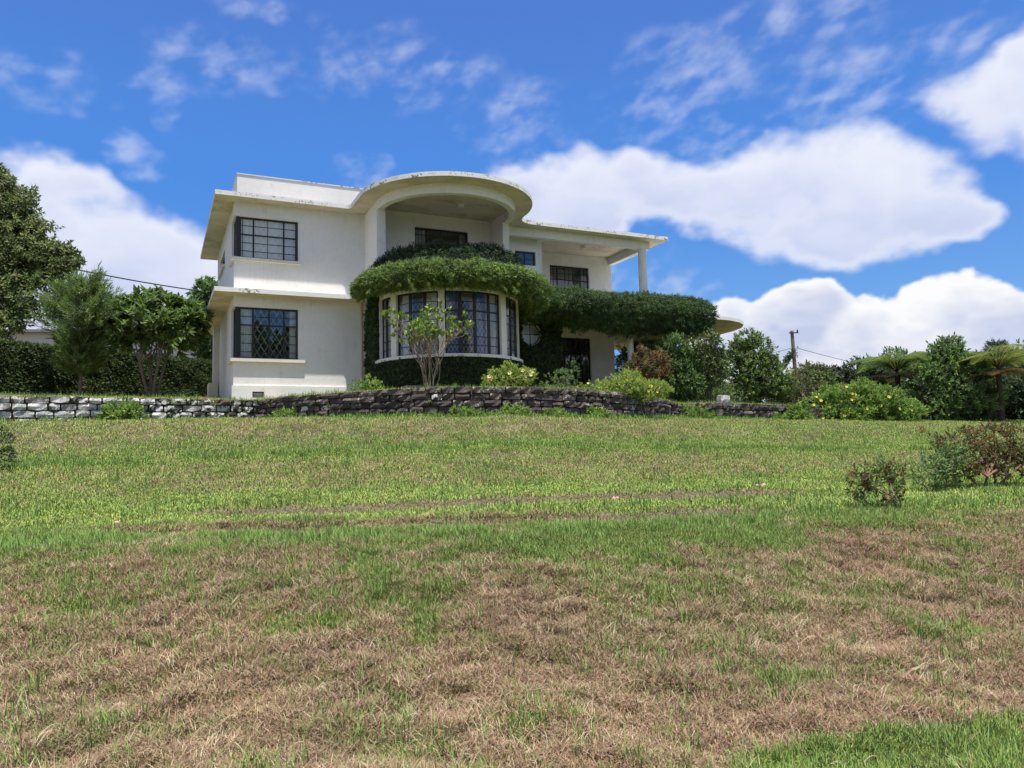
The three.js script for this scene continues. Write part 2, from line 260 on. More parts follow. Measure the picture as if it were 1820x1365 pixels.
function hTerrace(u, v) {
  const [ve, he] = edgeAt(u), w = v - ve, back = u < 0 ? 0.087 : lerp(0.087, 0.02, clamp(u / 16));
  const flat = 2.06 + back * Math.max(0, v - 0.5);
  return lerp(he - 0.02, Math.max(flat, he), sstep(0, u < 0 ? 3 : 4, w)) + (fbm(u * 1.3, 1, v * 1.3, 3) - 0.5) * 0.06 * sstep(0, 0.6, w);
}
{
  const pos = [], col = [], uv = [], idx = [], us = [], ws = [0, 0.06, 0.15, 0.3, 0.5, 0.8, 1.2, 1.7, 2.3, 3, 4, 5, 6.5, 8, 10, 12.5, 15, 18, 22, 28, 36, 50, 80];
  for (let u = -45; u < 60; u += u > -12 && u < 32 ? 0.2 : 2) us.push(u);
  for (const u of us) for (const w of ws) { const v = edgeAt(u)[0] + w, p = uvh(u, v, hTerrace(u, v)); pos.push(p.x, p.y, p.z); uv.push(p.x, p.z); const q = fbm(u * 1.5, 2, v * 1.5, 4); col.push(...mixc([0.1, 0.13, 0.03], [0.36, 0.27, 0.14], sstep(0.4, 0.65, q))); }
  for (let j = 0; j < us.length - 1; j++) for (let i = 0; i < ws.length - 1; i++) { const a = j * ws.length + i, b = a + 1, c = a + ws.length, d = c + 1; idx.push(a, c, b, b, c, d); }
  const g = new THREE.BufferGeometry(); g.setAttribute('position', new THREE.Float32BufferAttribute(pos, 3)); g.setAttribute('color', new THREE.Float32BufferAttribute(col, 3)); g.setAttribute('uv', new THREE.Float32BufferAttribute(uv, 2)); g.setIndex(idx); g.computeVertexNormals();
  tag(part('terrace_ground', g, std({ map: turfTex, vertexColors: true, roughness: 1 }), scene), 'grassy terrace that the house stands on, held by stone walls', 'terrace', null, 'structure');
}

// ---------------------------------------------------------------- dry stone retaining walls, every stone a part
const stoneGeo = Array.from({ length: 12 }, (_, s) => {
  const g = new THREE.BoxGeometry(1, 1, 1, 3, 2, 1), p = g.attributes.position;
  for (let i = 0; i < p.count; i++) {
    let x = p.getX(i), y = p.getY(i), z = p.getZ(i);
    const e = (Math.abs(x) > 0.49) + (Math.abs(y) > 0.49) + (Math.abs(z) > 0.49), k = e === 3 ? 0.86 : e === 2 ? 0.95 : 1.03;
    const n = (q) => fbm(x * 2.2 + s * 9.1, y * 2.2 + q * 5.3, z * 2.2 + s, 2) - 0.5;
    x = x * (e > 1 ? 0.5 + k / 2 : 1) + n(1) * 0.1; y = y * k + n(2) * 0.2; z = z * (e > 1 ? k : 1) + n(3) * 0.3;
    p.setXYZ(i, x, y, z);
  }
  const q = g.toNonIndexed(); q.computeVertexNormals(); const uv = q.attributes.uv; for (let i = 0; i < uv.count; i++) uv.setXY(i, uv.getX(i) * 0.55 + s * 0.37, uv.getY(i) * 0.22 + s * 0.61); return q;
});
const rock = (base, dark, lich, amount, seed) => texture(512, 1.6, (u, v) => {
  let c = mixc(base, dark, sstep(0.3, 0.7, n8(u + seed, v)) * 0.8); c = mixc(c, dark.map((x) => x * 0.45), 0.7 * sstep(0.6, 0.75, n32(u, v + seed)));
  const l = sstep(0.62 - amount * 0.32, 0.7 - amount * 0.28, n8(v + seed * 3, u) * 0.65 + n32(v, u + seed) * 0.35);
  return mixc(c, lich.map((x) => x * (0.75 + 0.5 * n64(u, v))), l);
});
const stoneBump = texture(512, 0.8, (u, v) => 0.55 * n16(u, v) + 0.45 * n64(v, u), false);
const stoneMat = (t) => std({ map: t, bumpMap: stoneBump, bumpScale: 0.02, roughness: 0.95 });
const DARK = [rock([0.125, 0.095, 0.085], [0.07, 0.055, 0.05], [0.3, 0.28, 0.25], -0.12, 0.1), rock([0.105, 0.075, 0.068], [0.06, 0.045, 0.045], [0.3, 0.27, 0.24], -0.06, 0.33), rock([0.15, 0.115, 0.1], [0.085, 0.07, 0.062], [0.36, 0.34, 0.3], 0.08, 0.57), rock([0.085, 0.065, 0.06], [0.045, 0.038, 0.036], [0.3, 0.29, 0.26], -0.2, 0.77)].map(stoneMat);
const PALE = [rock([0.42, 0.41, 0.39], [0.28, 0.27, 0.26], [0.58, 0.57, 0.55], 0.6, 0.2), rock([0.36, 0.35, 0.33], [0.2, 0.19, 0.18], [0.54, 0.53, 0.51], 0.5, 0.44), rock([0.28, 0.27, 0.26], [0.12, 0.11, 0.1], [0.52, 0.51, 0.49], 0.45, 0.68)].map(stoneMat);
const MIXED = rock([0.07, 0.055, 0.05], [0.035, 0.03, 0.028], [0.58, 0.57, 0.54], 0.35, 0.9);
const mixedMat = stoneMat(MIXED), mortarMat = std({ map: texture(256, 1, (u, v) => mixc([0.05, 0.04, 0.035], [0.09, 0.1, 0.04], n8(u, v))), roughness: 1 });
const capTex = std({ map: turfTex, color: rgb(0.3, 0.27, 0.1), roughness: 1 });
function stoneWall(name, label, path, courses, matAt, lens) {
  const t = thing(name, label, 'retaining wall', [0, 0, 0]);
  const c = new THREE.CatmullRomCurve3(path.map(([u, v, h]) => uvh(u, v, h)), false, 'centripetal'), L = c.getLength(), N = Math.ceil(L * 6), S = c.getSpacedPoints(N);
  const at = (s) => { const i = clamp(s / L * N, 0, N - 0.001), k = Math.floor(i); return S[k].clone().lerp(S[k + 1], i - k); };
  const base = (s) => { const p = at(s); return hFront(p.x, p.z) - 0.06; };
  t.position.copy(at(L / 2)).setY(base(L / 2)); const o = t.position;
  const pos = [], idx = [], uv = []; // the core behind the stones, closed at top and back
  for (let i = 0; i <= N; i++) {
    const s = i / N * L, p = at(s), q = at(Math.min(L, s + 0.05)).sub(at(Math.max(0, s - 0.05))).setY(0).normalize(), n = new THREE.Vector3(q.z, 0, -q.x), b = base(s) - 0.3;
    for (const [w, y] of [[0.06, b], [0.06, p.y - 0.05], [0.42, p.y - 0.05], [0.42, b]]) { const r = p.clone().addScaledVector(n, w); pos.push(r.x - o.x, y - o.y, r.z - o.z); uv.push(s, y + w); }
    if (i < N) for (let k = 0; k < 3; k++) { const a = i * 4 + k; idx.push(a, a + 1, a + 4, a + 1, a + 5, a + 4); }
  }
  const g = new THREE.BufferGeometry(); g.setAttribute('position', new THREE.Float32BufferAttribute(pos, 3)); g.setAttribute('uv', new THREE.Float32BufferAttribute(uv, 2)); g.setIndex(idx); g.computeVertexNormals(); part('core', g, mortarMat, t);
  for (let k = 0; k < courses; k++) {
    let s = -rr(0, 0.3);
    while (s < L) {
      const top = k === courses - 1, len = rr(lens[0], lens[1]) * (top ? 1.1 : 1), m = clamp(s + len / 2, 0.01, L - 0.01), p = at(m), b = base(m), H = p.y - b, d = at(Math.min(L, m + 0.1)).sub(at(Math.max(0, m - 0.1)));
      const hh = H / courses, slope = Math.atan2(d.y, Math.hypot(d.x, d.z)) * (k + 1) / courses, y = b + (k + 0.5) * hh + rr(-0.012, 0.012);
      const st = part('stone', pick(stoneGeo), matAt(m, k, p), t), out = rr(-0.035, 0.03), q = d.clone().setY(0).normalize();
      st.position.set(p.x - q.z * out + q.z * 0.1 - o.x, y - o.y, p.z + q.x * out - q.x * 0.1 - o.z);
      st.rotation.order = 'YXZ'; st.rotation.set(rr(-0.06, 0.06), Math.atan2(-d.z, d.x), slope + rr(-0.03, 0.03));
      st.scale.set(len - rr(0.012, 0.035), hh * rr(0.9, 1.0) - 0.006, rr(0.26, 0.34));
      s += len;
    }
  }
  return t;
}
stoneWall('stone_wall', 'straight terrace wall of pale lichened stones left of the house', PATH_L, 4, (s, k, p) => { const u = toUV(p.x, p.z)[0]; return u > -1.2 + rr(-0.8, 1.2) ? (R() < 0.75 ? mixedMat : pick(DARK)) : u > -3 + rr(-0.5, 1) ? (R() < 0.45 ? mixedMat : pick(PALE)) : R() < 0.1 ? mixedMat : pick(PALE); }, [0.25, 0.52]);
stoneWall('stone_wall', 'long curved terrace wall of dark brown stones in front of the round bay', PATH_A, 5, (s, k) => k === 4 && R() < 0.55 ? DARK[2] : R() < 0.05 ? mixedMat : pick(DARK), [0.24, 0.62]);
stoneWall('stone_wall', 'low dark stone wall running right towards the yellow flowering bush', PATH_R, 3, () => R() < 0.15 ? DARK[2] : pick(DARK), [0.26, 0.6]);
// ---------------------------------------------------------------- the house
const BASE = 2.0, CU = 6.9, CV = -1.85, RB = 2.45;
const house = thing('house', 'cream two-storey modern house with flat roofs and a round bay', 'house', [O.x, BASE, O.z], TURN);
const inH = (g) => boxUV(g.translate(0, -BASE, 0));                        // geometry in (u, h, -v) -> the house's own axes
const bx = (u0, u1, h0, h1, v0, v1) => new THREE.BoxGeometry(Math.abs(u1 - u0), Math.abs(h1 - h0), Math.abs(v1 - v0)).translate((u0 + u1) / 2, (h0 + h1) / 2, -(v0 + v1) / 2);
const polyShape = (pts, holes = []) => { const s = new THREE.Shape(pts.map((p) => new THREE.Vector2(...p))); for (const h of holes) s.holes.push(new THREE.Path(h.map((p) => new THREE.Vector2(...p)))); return s; };
const rect = (a0, a1, b0, b1) => [[a0, b0], [a1, b0], [a1, b1], [a0, b1]];
const frontWall = (pts, v, t, holes) => new THREE.ExtrudeGeometry(polyShape(pts, holes), { depth: t, bevelEnabled: false, curveSegments: 24 }).translate(0, 0, -(v + t));
const sideWall = (pts, u, t, holes) => new THREE.ExtrudeGeometry(polyShape(pts, holes), { depth: t, bevelEnabled: false }).rotateY(Math.PI / 2).translate(u, 0, 0);
const slab = (pts, h0, h1) => new THREE.ExtrudeGeometry(polyShape(pts), { depth: h1 - h0, bevelEnabled: false }).rotateX(-Math.PI / 2).translate(0, h0, 0);
const D2R = Math.PI / 180;
const arcPts = (r, a0, a1, n) => Array.from({ length: n + 1 }, (_, i) => { const a = lerp(a0, a1, i / n) * D2R; return [CU + r * Math.sin(a), CV - r * Math.cos(a)]; });
const sector = (a0, a1, r0, r1, h0, h1) => { const n = Math.max(1, Math.ceil(Math.abs(a1 - a0) / 3)); return slab([...arcPts(r1, a0, a1, n), ...arcPts(r0, a1, a0, n)], h0, h1); };
const P = (name, geos, mat, parent = house) => { geos = Array.isArray(geos) ? geos : [geos]; return part(name, inH(geos.length === 1 ? geos[0] : merge(geos)), mat, parent); };

// walls
P('front_wall', frontWall([[0, 1.6], [4.45, 1.6], [4.45, 8.78], [0, 8.78], [0, 8.26], [2.1, 8.26], [2.1, 6.83], [0, 6.83], [0, 5.15], [2.1, 5.15], [2.1, 3.4], [0, 3.4]], 0, 0.25, [rect(0.6, 0.97, 2.09, 2.29)]), M.plaster);
P('side_wall', sideWall([[0.25, 1.6], [7.6, 1.6], [7.6, 8.78], [0.25, 8.78], [0.25, 8.26], [1.0, 8.26], [1.0, 6.83], [0.25, 6.83], [0.25, 5.15], [0.95, 5.15], [0.95, 3.4], [0.25, 3.4]], 0, 0.25, [rect(3.9, 6.0, 7.5, 8.1)]), M.plaster);
P('plinth', [frontWall(rect(-0.05, 4.4, 1.6, 2.49), -0.05, 0.047, [rect(0.6, 0.97, 2.09, 2.29)]), sideWall(rect(0.003, 6.2, 1.6, 2.49), -0.05, 0.047)], M.plaster);
P('pilaster', [bx(-0.22, -0.003, 1.6, 5.53, 6.3, 6.8)], M.plaster);
P('pilaster_base', [bx(-0.4, -0.053, 1.9, 3.15, 6.1, 7.0)], M.sill);
P('bay_side_wall', [sideWall(rect(-1.85, 0, 1.6, 8.78), 4.45, 0.25)], M.plaster);
P('bay_side_wall', [sideWall(rect(-1.85, 0, 1.6, 8.78), 9.1, 0.25)], M.plaster);
P('bay_wall', [sector(-90, 90, RB - 0.22, RB, 1.6, 3.1)], M.plaster);
P('bay_lintel', [sector(-90, 90, RB - 0.22, RB + 0.02, 5.25, 5.53)], M.plaster);
P('wing_wall', [frontWall(rect(9.353, 12.3, 1.6, 5.53), 0, 0.25, [Array.from({ length: 32 }, (_, i) => [11.04 + 0.42 * Math.cos(-i / 16 * Math.PI), 4.68 + 0.42 * Math.sin(-i / 16 * Math.PI)])]), frontWall(rect(9.353, 11.66, 5.68, 8.76), 0, 0.25, [rect(10.48, 11.38, 7.46, 8.02)])], M.plaster);
P('wing_return_wall', [sideWall(rect(0.253, 2.25, 1.6, 5.53), 12.05, 0.25), sideWall(rect(0.253, 2.25, 5.68, 8.76), 11.41, 0.25)], M.plaster);
P('verandah_wall', [frontWall(rect(11.663, 16.4, 5.68, 8.76), 2.25, 0.25, [rect(13.22, 15.2, 6.9, 8.22)]), frontWall(rect(12.303, 16.4, 1.6, 5.53), 2.25, 0.25, [rect(13.7, 15.16, 2.15, 5.02)])], M.plaster);
P('end_wall', [sideWall(rect(2.503, 7.6, 1.6, 5.53), 16.15, 0.25), sideWall(rect(2.503, 7.6, 5.68, 8.76), 16.15, 0.25)], M.plaster);
P('rear_wall', [frontWall(rect(0.253, 16.147, 1.6, 8.78), 7.35, 0.25)], M.plaster);
P('balcony_wall', [frontWall(rect(4.703, 9.097, 5.68, 8.76), -0.9, 0.2, [rect(6.05, 8.12, 6.5, 8.26)])], M.plaster);
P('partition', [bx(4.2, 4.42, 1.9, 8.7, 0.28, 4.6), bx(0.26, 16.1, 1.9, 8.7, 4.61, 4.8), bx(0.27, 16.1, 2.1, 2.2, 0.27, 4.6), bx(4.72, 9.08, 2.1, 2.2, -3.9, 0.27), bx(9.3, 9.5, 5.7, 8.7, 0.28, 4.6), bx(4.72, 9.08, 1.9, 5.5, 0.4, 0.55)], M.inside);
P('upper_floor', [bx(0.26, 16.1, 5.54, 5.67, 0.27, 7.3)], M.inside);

// slabs: the lower canopy and the roof follow the walls at a distance
const sRight = (R0) => [[CU + R0, CV], [CU + R0 + 0.06, -1.55], [CU + R0 + 0.25, -1.28], [CU + R0 + 0.55, -1.13], [CU + R0 + 0.9, -1.1]];
const sLeft = (R0) => [[-0.65, -0.5], [CU - R0 - 0.13, -0.5], [CU - R0 - 0.06, -0.525], [CU - R0 - 0.015, -0.59], [CU - R0, -0.7]];
const roofPts = [[-0.65, 8.4], ...sLeft(3.08), ...arcPts(3.08, -90, 90, 40), ...sRight(3.08).slice(1), [17.1, -1.1], [17.1, 8.4]];
const canopyPts = [[-0.65, 8.9], ...sLeft(3.08), ...arcPts(3.08, -90, 90, 40), ...sRight(3.08).slice(1), [19.3, -1.15], [20.2, -1.08], [21, -0.8], [21.7, -0.3], [22.2, 0.4], [22.5, 1.3], [22.6, 2.4], [22.6, 8.4], [16.5, 8.4], [16.5, 8.9]];
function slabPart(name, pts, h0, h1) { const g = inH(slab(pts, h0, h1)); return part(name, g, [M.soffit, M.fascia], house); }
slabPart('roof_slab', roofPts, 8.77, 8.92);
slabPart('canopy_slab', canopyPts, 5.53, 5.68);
P('roof_covering', slab(roofPts.map(([u, v]) => [u + (u < 3 ? 0.06 : u > 14 ? -0.06 : 0), v + (v < 5 ? 0.06 : -0.06)]), 8.924, 8.93), M.roof);
P('roof_box', [bx(0.12, 6.2, 8.93, 9.9, 0.5, 6)], M.plaster);
P('roof_box_coping', [bx(0.1, 6.22, 9.9, 9.93, 0.48, 6.02)], M.fascia);
P('roof_post', [bx(3.98, 4.2, 8.93, 9.06, -2.2, -1.98)], M.fascia);
// round balcony: ring beam, posts, parapet
P('ring_beam', sector(-90, 90, RB - 0.22, RB, 8.44, 8.765), M.plaster);
for (const s of [-1, 1]) P('balcony_post', bx(CU + s * (RB - 0.11) - 0.11, CU + s * (RB - 0.11) + 0.11, 5.68, 8.44, CV - 0.002, CV + 0.2), M.plaster);
P('balcony_parapet', sector(-90, 90, RB - 0.2, RB, 5.68, 6.38), M.plaster);
// right verandah
P('verandah_beam', [bx(9.36, 16.5, 8.44, 8.765, -0.62, -0.4), bx(16.26, 16.5, 8.44, 8.765, -0.397, 2.247), bx(11.42, 11.65, 8.44, 8.765, -0.397, -0.003)], M.plaster);
P('column', [new THREE.CylinderGeometry(0.175, 0.185, 2.08, 28).translate(16.22, 7.4, 0.44)], M.plaster);
P('terrace_parapet', [bx(9.9, 19.2, 5.684, 6.42, -0.58, -0.44)], M.plaster);
P('terrace_column', [new THREE.CylinderGeometry(0.13, 0.13, 3.9, 24).translate(15.4, 3.6, 0.5)], M.plaster);
P('ceiling_lamp', [new THREE.CylinderGeometry(0.13, 0.1, 0.1, 20).translate(7.3, 8.72, 2.3)], M.lamp);
P('ceiling_lamp', [new THREE.CylinderGeometry(0.13, 0.1, 0.1, 20).translate(14.2, 8.72, -0.9)], M.lamp);
P('downpipe', [new THREE.CylinderGeometry(0.04, 0.04, 3.6, 10).translate(4.3, 3.73, 0.06)], M.pipe);
{ const v = P('vent_grille', [bx(0.6, 0.97, 2.26, 2.29, -0.02, 0.1), bx(0.6, 0.97, 2.09, 2.11, -0.02, 0.1), bx(0.6, 0.63, 2.11, 2.26, -0.02, 0.1), bx(0.94, 0.97, 2.11, 2.26, -0.02, 0.1), bx(0.63, 0.94, 2.11, 2.26, 0.12, 0.14)], M.iron); for (let k = 0; k < 3; k++) P('slat', bx(0.635, 0.935, 2.135 + k * 0.045, 2.152 + k * 0.045, 0, 0.07), M.sill, v); }

P('canopy_covering', slab([[-0.6, 8.3], ...canopyPts.slice(1, -4).map(([u, v]) => { const k = Math.hypot(u - CU, v - CV); return u > 3.6 && u < 10.2 && v < -0.9 ? [CU + (u - CU) * (k - 0.06) / k, CV + (v - CV) * (k - 0.06) / k] : [u + (u < 0 ? 0.06 : u > 21 ? -0.06 : 0), v + 0.06]; }), [22.5, 8.3]], 5.683, 5.688), std({ map: plasterTex, color: rgb(0.9, 0.88, 0.82), roughness: 0.95 }));
// windows: frame, muntins, panes, leading
const front = (v0) => (x0, x1, y0, y1, d0, d1) => bx(x0, x1, y0, y1, v0 + d0, v0 + d1);
const side = (u0) => (x0, x1, y0, y1, d0, d1) => bx(u0 + d0, u0 + d1, y0, y1, x0, x1);
function win(map, xs, ys, { thickX = [], thickY = [], w = 0.05, m = 0.022, lattice = null, depth = 0.1, name = 'window' } = {}) {
  const X0 = xs[0], X1 = xs[xs.length - 1], Y0 = ys[0], Y1 = ys[ys.length - 1], f = [], mu = [];
  f.push(map(X0, X0 + w, Y0, Y1, depth - 0.025, depth + 0.03), map(X1 - w, X1, Y0, Y1, depth - 0.025, depth + 0.03), map(X0 + w, X1 - w, Y0, Y0 + w, depth - 0.025, depth + 0.03), map(X0 + w, X1 - w, Y1 - w, Y1, depth - 0.025, depth + 0.03));
  xs.slice(1, -1).forEach((x, i) => thickX.includes(i + 1) ? f.push(map(x - w * 0.5, x + w * 0.5, Y0 + w, Y1 - w, depth - 0.022, depth + 0.027)) : mu.push(map(x - m / 2, x + m / 2, Y0 + w, Y1 - w, depth - 0.012, depth + 0.016)));
  ys.slice(1, -1).forEach((y, i) => thickY.includes(i + 1) ? f.push(map(X0 + w, X1 - w, y - w * 0.45, y + w * 0.45, depth - 0.02, depth + 0.025)) : mu.push(map(X0 + w, X1 - w, y - m / 2, y + m / 2, depth - 0.01, depth + 0.014)));
  const o = P(name, f, M.iron);
  if (mu.length) P('muntin', mu, M.iron, o).userData.kind = 'stuff';
  for (let i = 0; i < xs.length - 1; i++) for (let j = 0; j < ys.length - 1; j++) { const g = map(xs[i] + 0.012, xs[i + 1] - 0.012, ys[j] + 0.012, ys[j + 1] - 0.012, depth, depth + 0.002); g.computeBoundingBox(); const c = g.boundingBox.getCenter(new THREE.Vector3()); g.translate(-c.x, -c.y, -c.z).rotateX(rr(-0.006, 0.006)).rotateY(rr(-0.008, 0.008)).translate(c.x, c.y, c.z); P('pane', g, M.glass, o); } // old panes sit a little out of true
  if (lattice) {
    const bars = [], [lx, ly] = lattice;
    for (let i = 0; i < xs.length - 1; i++) {
      const a = xs[i] + 0.03, b = xs[i + 1] - 0.03, wd = b - a, hgt = Y1 - Y0 - 0.1, n = Math.max(1, Math.round(wd / lx));
      const pw = wd / n, ph = pw * ly;
      for (const s of [-1, 1]) for (let c0 = -Math.ceil(hgt / ph) - 1; c0 <= n + Math.ceil(hgt / ph); c0++) {
        let x0 = s > 0 ? a + c0 * pw : b - c0 * pw, t0 = 0, t1 = hgt / ph * pw; // runs pw across for ph up
        const xa = (t) => x0 + s * t; let lo = 0, hi = t1;
        if (s > 0) { lo = Math.max(lo, a - x0); hi = Math.min(hi, b - x0); } else { lo = Math.max(lo, x0 - b); hi = Math.min(hi, x0 - a); }
        if (hi - lo < 0.02) continue;
        const p0 = [xa(lo), Y0 + 0.05 + lo / pw * ph], p1 = [xa(hi), Y0 + 0.05 + hi / pw * ph], L = Math.hypot(p1[0] - p0[0], p1[1] - p0[1]), ang = Math.atan2(p1[1] - p0[1], p1[0] - p0[0]);
        const g = new THREE.BoxGeometry(L, 0.011, 0.006).rotateZ(ang).translate((p0[0] + p1[0]) / 2, (p0[1] + p1[1]) / 2, 0);
        bars.push(map.plane ? map.plane(g, depth + 0.02) : g);
      }
    }
    const q = P('lattice', bars, M.lead, o); q.userData.kind = 'stuff';
  }
  return o;
}
const F0 = front(0), S0 = side(0);
F0.plane = (g, d) => g.translate(0, 0, -d); S0.plane = (g, d) => g.rotateY(Math.PI / 2).translate(d, 0, 0);
const frac = (a, b, l) => l.map((t) => lerp(a, b, t));
P('corner_post', bx(0.06, 0.17, 6.83, 8.26, 0.06, 0.17), M.iron);
P('corner_post', bx(0.06, 0.17, 3.4, 5.15, 0.06, 0.17), M.iron);
const wUF = win(F0, frac(0.17, 2.08, [0, 0.05, 0.236, 0.482, 0.76, 0.97, 1]), frac(6.84, 8.25, [0, 0.18, 0.38, 0.58, 0.8, 1]), { thickX: [2, 4], thickY: [3], lattice: [0.2, 1.4] });
const wUS = win(S0, frac(0.17, 0.99, [0, 0.5, 1]), frac(6.84, 8.25, [0, 0.18, 0.38, 0.58, 0.8, 1]), { thickX: [1], thickY: [3] });
const wLF = win(F0, frac(0.17, 2.08, [0, 0.234, 0.51, 0.766, 1]), frac(3.41, 5.14, [0, 0.134, 0.3, 0.474, 0.66, 0.825, 1]), { thickX: [1, 2, 3], thickY: [4], lattice: [0.23, 1.7] });
const wLS = win(S0, frac(0.17, 0.94, [0, 0.33, 0.67, 1]), frac(3.41, 5.14, [0, 0.134, 0.3, 0.474, 0.66, 0.825, 1]), { thickX: [1, 2], thickY: [4] });
win(S0, [3.92, 4.6, 5.3, 5.98], [7.51, 7.8, 8.09], { thickX: [1, 2] });
P('sill', [bx(-0.1, 2.2, 6.72, 6.828, -0.1, -0.003), bx(-0.1, -0.003, 6.72, 6.828, 0, 1.1)], M.sill);
P('sill', [bx(-0.1, 2.32, 3.29, 3.398, -0.1, -0.003), bx(-0.1, -0.003, 3.29, 3.398, 0, 1.1)], M.sill);
P('sill', [bx(-0.1, -0.003, 7.4, 7.498, 3.8, 6.1)], M.sill);
// round window
{
  const ring = P('round_window', [new THREE.TorusGeometry(0.41, 0.025, 8, 40).translate(11.04, 4.68, -0.02), bx(10.64, 11.44, 4.665, 4.695, 0.0, 0.035), bx(11.025, 11.055, 4.28, 4.665, 0.0, 0.035), bx(11.03, 11.05, 4.695, 5.08, 0.0, 0.035)], M.iron);
  for (let k = 0; k < 4; k++) P('pane', new THREE.CircleGeometry(0.39, 10, k * Math.PI / 2 + 0.04, Math.PI / 2 - 0.08).translate(11.04, 4.68, -0.02), M.glass, ring);
}
win(front(0), frac(10.49, 11.37, [0, 0.5, 1]), [7.47, 7.72, 8.01], { thickX: [1] });
win(front(2.25), frac(13.23, 15.19, [0, 0.1, 0.2, 0.4, 0.5, 0.62, 0.8, 0.9, 1]), [6.91, 7.25, 7.6, 7.88, 8.21], { thickX: [2, 5, 6], thickY: [2], name: 'verandah_window' });
win(front(2.25), frac(13.71, 15.15, [0, 0.12, 0.34, 0.5, 0.68, 0.84, 1]), [2.16, 2.7, 3.4, 4.4, 5.01], { thickX: [2, 4], thickY: [3], name: 'verandah_door' });
win(front(-0.9), frac(6.06, 8.11, [0, 0.07, 0.14, 0.22, 0.5, 0.84, 0.92, 1]), [6.51, 7.0, 7.3, 7.62, 8.0, 8.25], { thickX: [3, 5], thickY: [3], name: 'balcony_window' });
// the round bay window
const BY = [3.2, 3.5, 3.78, 4.33, 4.61, 4.91, 5.24];
P('bay_sill', sector(-93, 93, RB - 0.3, RB + 0.15, 3.1, 3.2), M.sill);
for (const [a, w] of [[-88.2, 1.6], [-66, 3], [-25, 2.3], [27.6, 3.1], [68, 3], [88.2, 1.6]]) P('bay_mullion', sector(a - w, a + w, RB - 0.16, RB + 0.03, 3.2, 5.25), M.sill);
for (const [a0, a1, cols] of [[-86.5, -69.05, [0, 0.45, 1]], [-62.95, -27.35, [0, 0.34, 0.69, 1]], [-22.65, 24.45, [0, 0.245, 0.5, 0.765, 1]], [30.75, 64.95, [0, 0.34, 0.69, 1]], [71.05, 86.5, [0, 0.5, 1]]]) {
  const A = cols.map((t) => lerp(a0, a1, t)), w = 1.1, f = [], mu = [], r0 = RB - 0.11, r1 = RB - 0.06;
  f.push(sector(a0, a0 + w, r0, r1, 3.2, 5.24), sector(a1 - w, a1, r0, r1, 3.2, 5.24), sector(a0 + w, a1 - w, r0, r1, 3.2, 3.25), sector(a0 + w, a1 - w, r0, r1, 5.19, 5.24), sector(a0 + w, a1 - w, r0 + 0.004, r1 - 0.004, 4.585, 4.635));
  for (const a of A.slice(1, -1)) f.push(sector(a - 1.15, a + 1.15, r0 + 0.002, r1 - 0.002, 3.25, 5.19));
  for (const y of [3.5, 3.78, 4.33, 4.91]) mu.push(sector(a0 + w, a1 - w, r0 + 0.012, r1 - 0.012, y - 0.011, y + 0.011));
  const o = P('bay_window', f, M.iron); P('muntin', mu, M.iron, o).userData.kind = 'stuff';
  for (let i = 0; i < A.length - 1; i++) for (let j = 0; j < BY.length - 1; j++) {
    const g = new THREE.PlaneGeometry(1, BY[j + 1] - BY[j] - 0.01, 4, 1), p = g.attributes.position, tx = rr(-0.01, 0.01), ty = rr(-0.01, 0.01);
    for (let k = 0; k < p.count; k++) { const a = lerp(A[i] + 0.4, A[i + 1] - 0.4, p.getX(k) + 0.5) * D2R; const r = RB - 0.085 + tx * p.getY(k) + ty * p.getX(k) * 0.4; p.setXYZ(k, CU + r * Math.sin(a), (BY[j] + BY[j + 1]) / 2 + p.getY(k), -(CV - r * Math.cos(a))); }
    g.computeVertexNormals(); part('pane', g.translate(0, -BASE, 0), M.glass, o);
  }
  const bars = [], r = RB - 0.1;
  for (let i = 0; i < A.length - 1; i++) for (const [y0, y1] of [[3.25, 4.58], [4.64, 4.92]]) {
    const lo = A[i] + 1.2, hi = A[i + 1] - 1.2, n = 3, pw = (hi - lo) / n, ph = pw * D2R * RB * 1.7, rows = (y1 - y0) / ph, pt = (a, y) => new THREE.Vector3(CU + r * Math.sin(a * D2R), y, -(CV - r * Math.cos(a * D2R)));
    for (const s of [-1, 1]) for (let c = -Math.ceil(rows) - 1; c <= n + Math.ceil(rows); c++) {
      const x0 = s > 0 ? lo + c * pw : hi - c * pw; let t0 = 0, t1 = rows * pw;
      if (s > 0) { t0 = Math.max(t0, lo - x0); t1 = Math.min(t1, hi - x0); } else { t0 = Math.max(t0, x0 - hi); t1 = Math.min(t1, x0 - lo); }
      if (t1 - t0 < 0.2) continue;
      bars.push(tube([pt(x0 + s * t0, y0 + t0 / pw * ph), pt(x0 + s * t1, y0 + t1 / pw * ph)], 0.0068, 0.0068, 4, 1));
    }
  }
  const q = P('lattice', bars, M.lead, o); q.userData.kind = 'stuff';
}
// curtains: things that hang behind the glass
const curtainGeo = (pts, h0, h1, amp) => { // pts: function of t -> [u, v, normal]
  const n = 60, g = new THREE.PlaneGeometry(1, h1 - h0, n, 1), p = g.attributes.position;
  for (let i = 0; i < p.count; i++) { const t = p.getX(i) + 0.5, [u, v, nu, nv] = pts(t), k = amp * (Math.sin(t * 47) + 0.5 * Math.sin(t * 83 + 1)); p.setXYZ(i, u + nu * k, (h0 + h1) / 2 + p.getY(i) - BASE, -(v + nv * k)); }
  g.computeVertexNormals(); return g;
};
function curtain(label, pts, h0, h1, mat, group) { const m = part(numbered('curtain'), curtainGeo(pts, h0, h1, 0.022), mat, scene); m.position.copy(house.position); m.rotation.y = TURN; tag(m, label, 'curtain', group); return m; }
const lin = (u0, v0, u1, v1) => (t) => { const du = u1 - u0, dv = v1 - v0, l = Math.hypot(du, dv); return [u0 + du * t, v0 + dv * t, -dv / l, du / l]; };
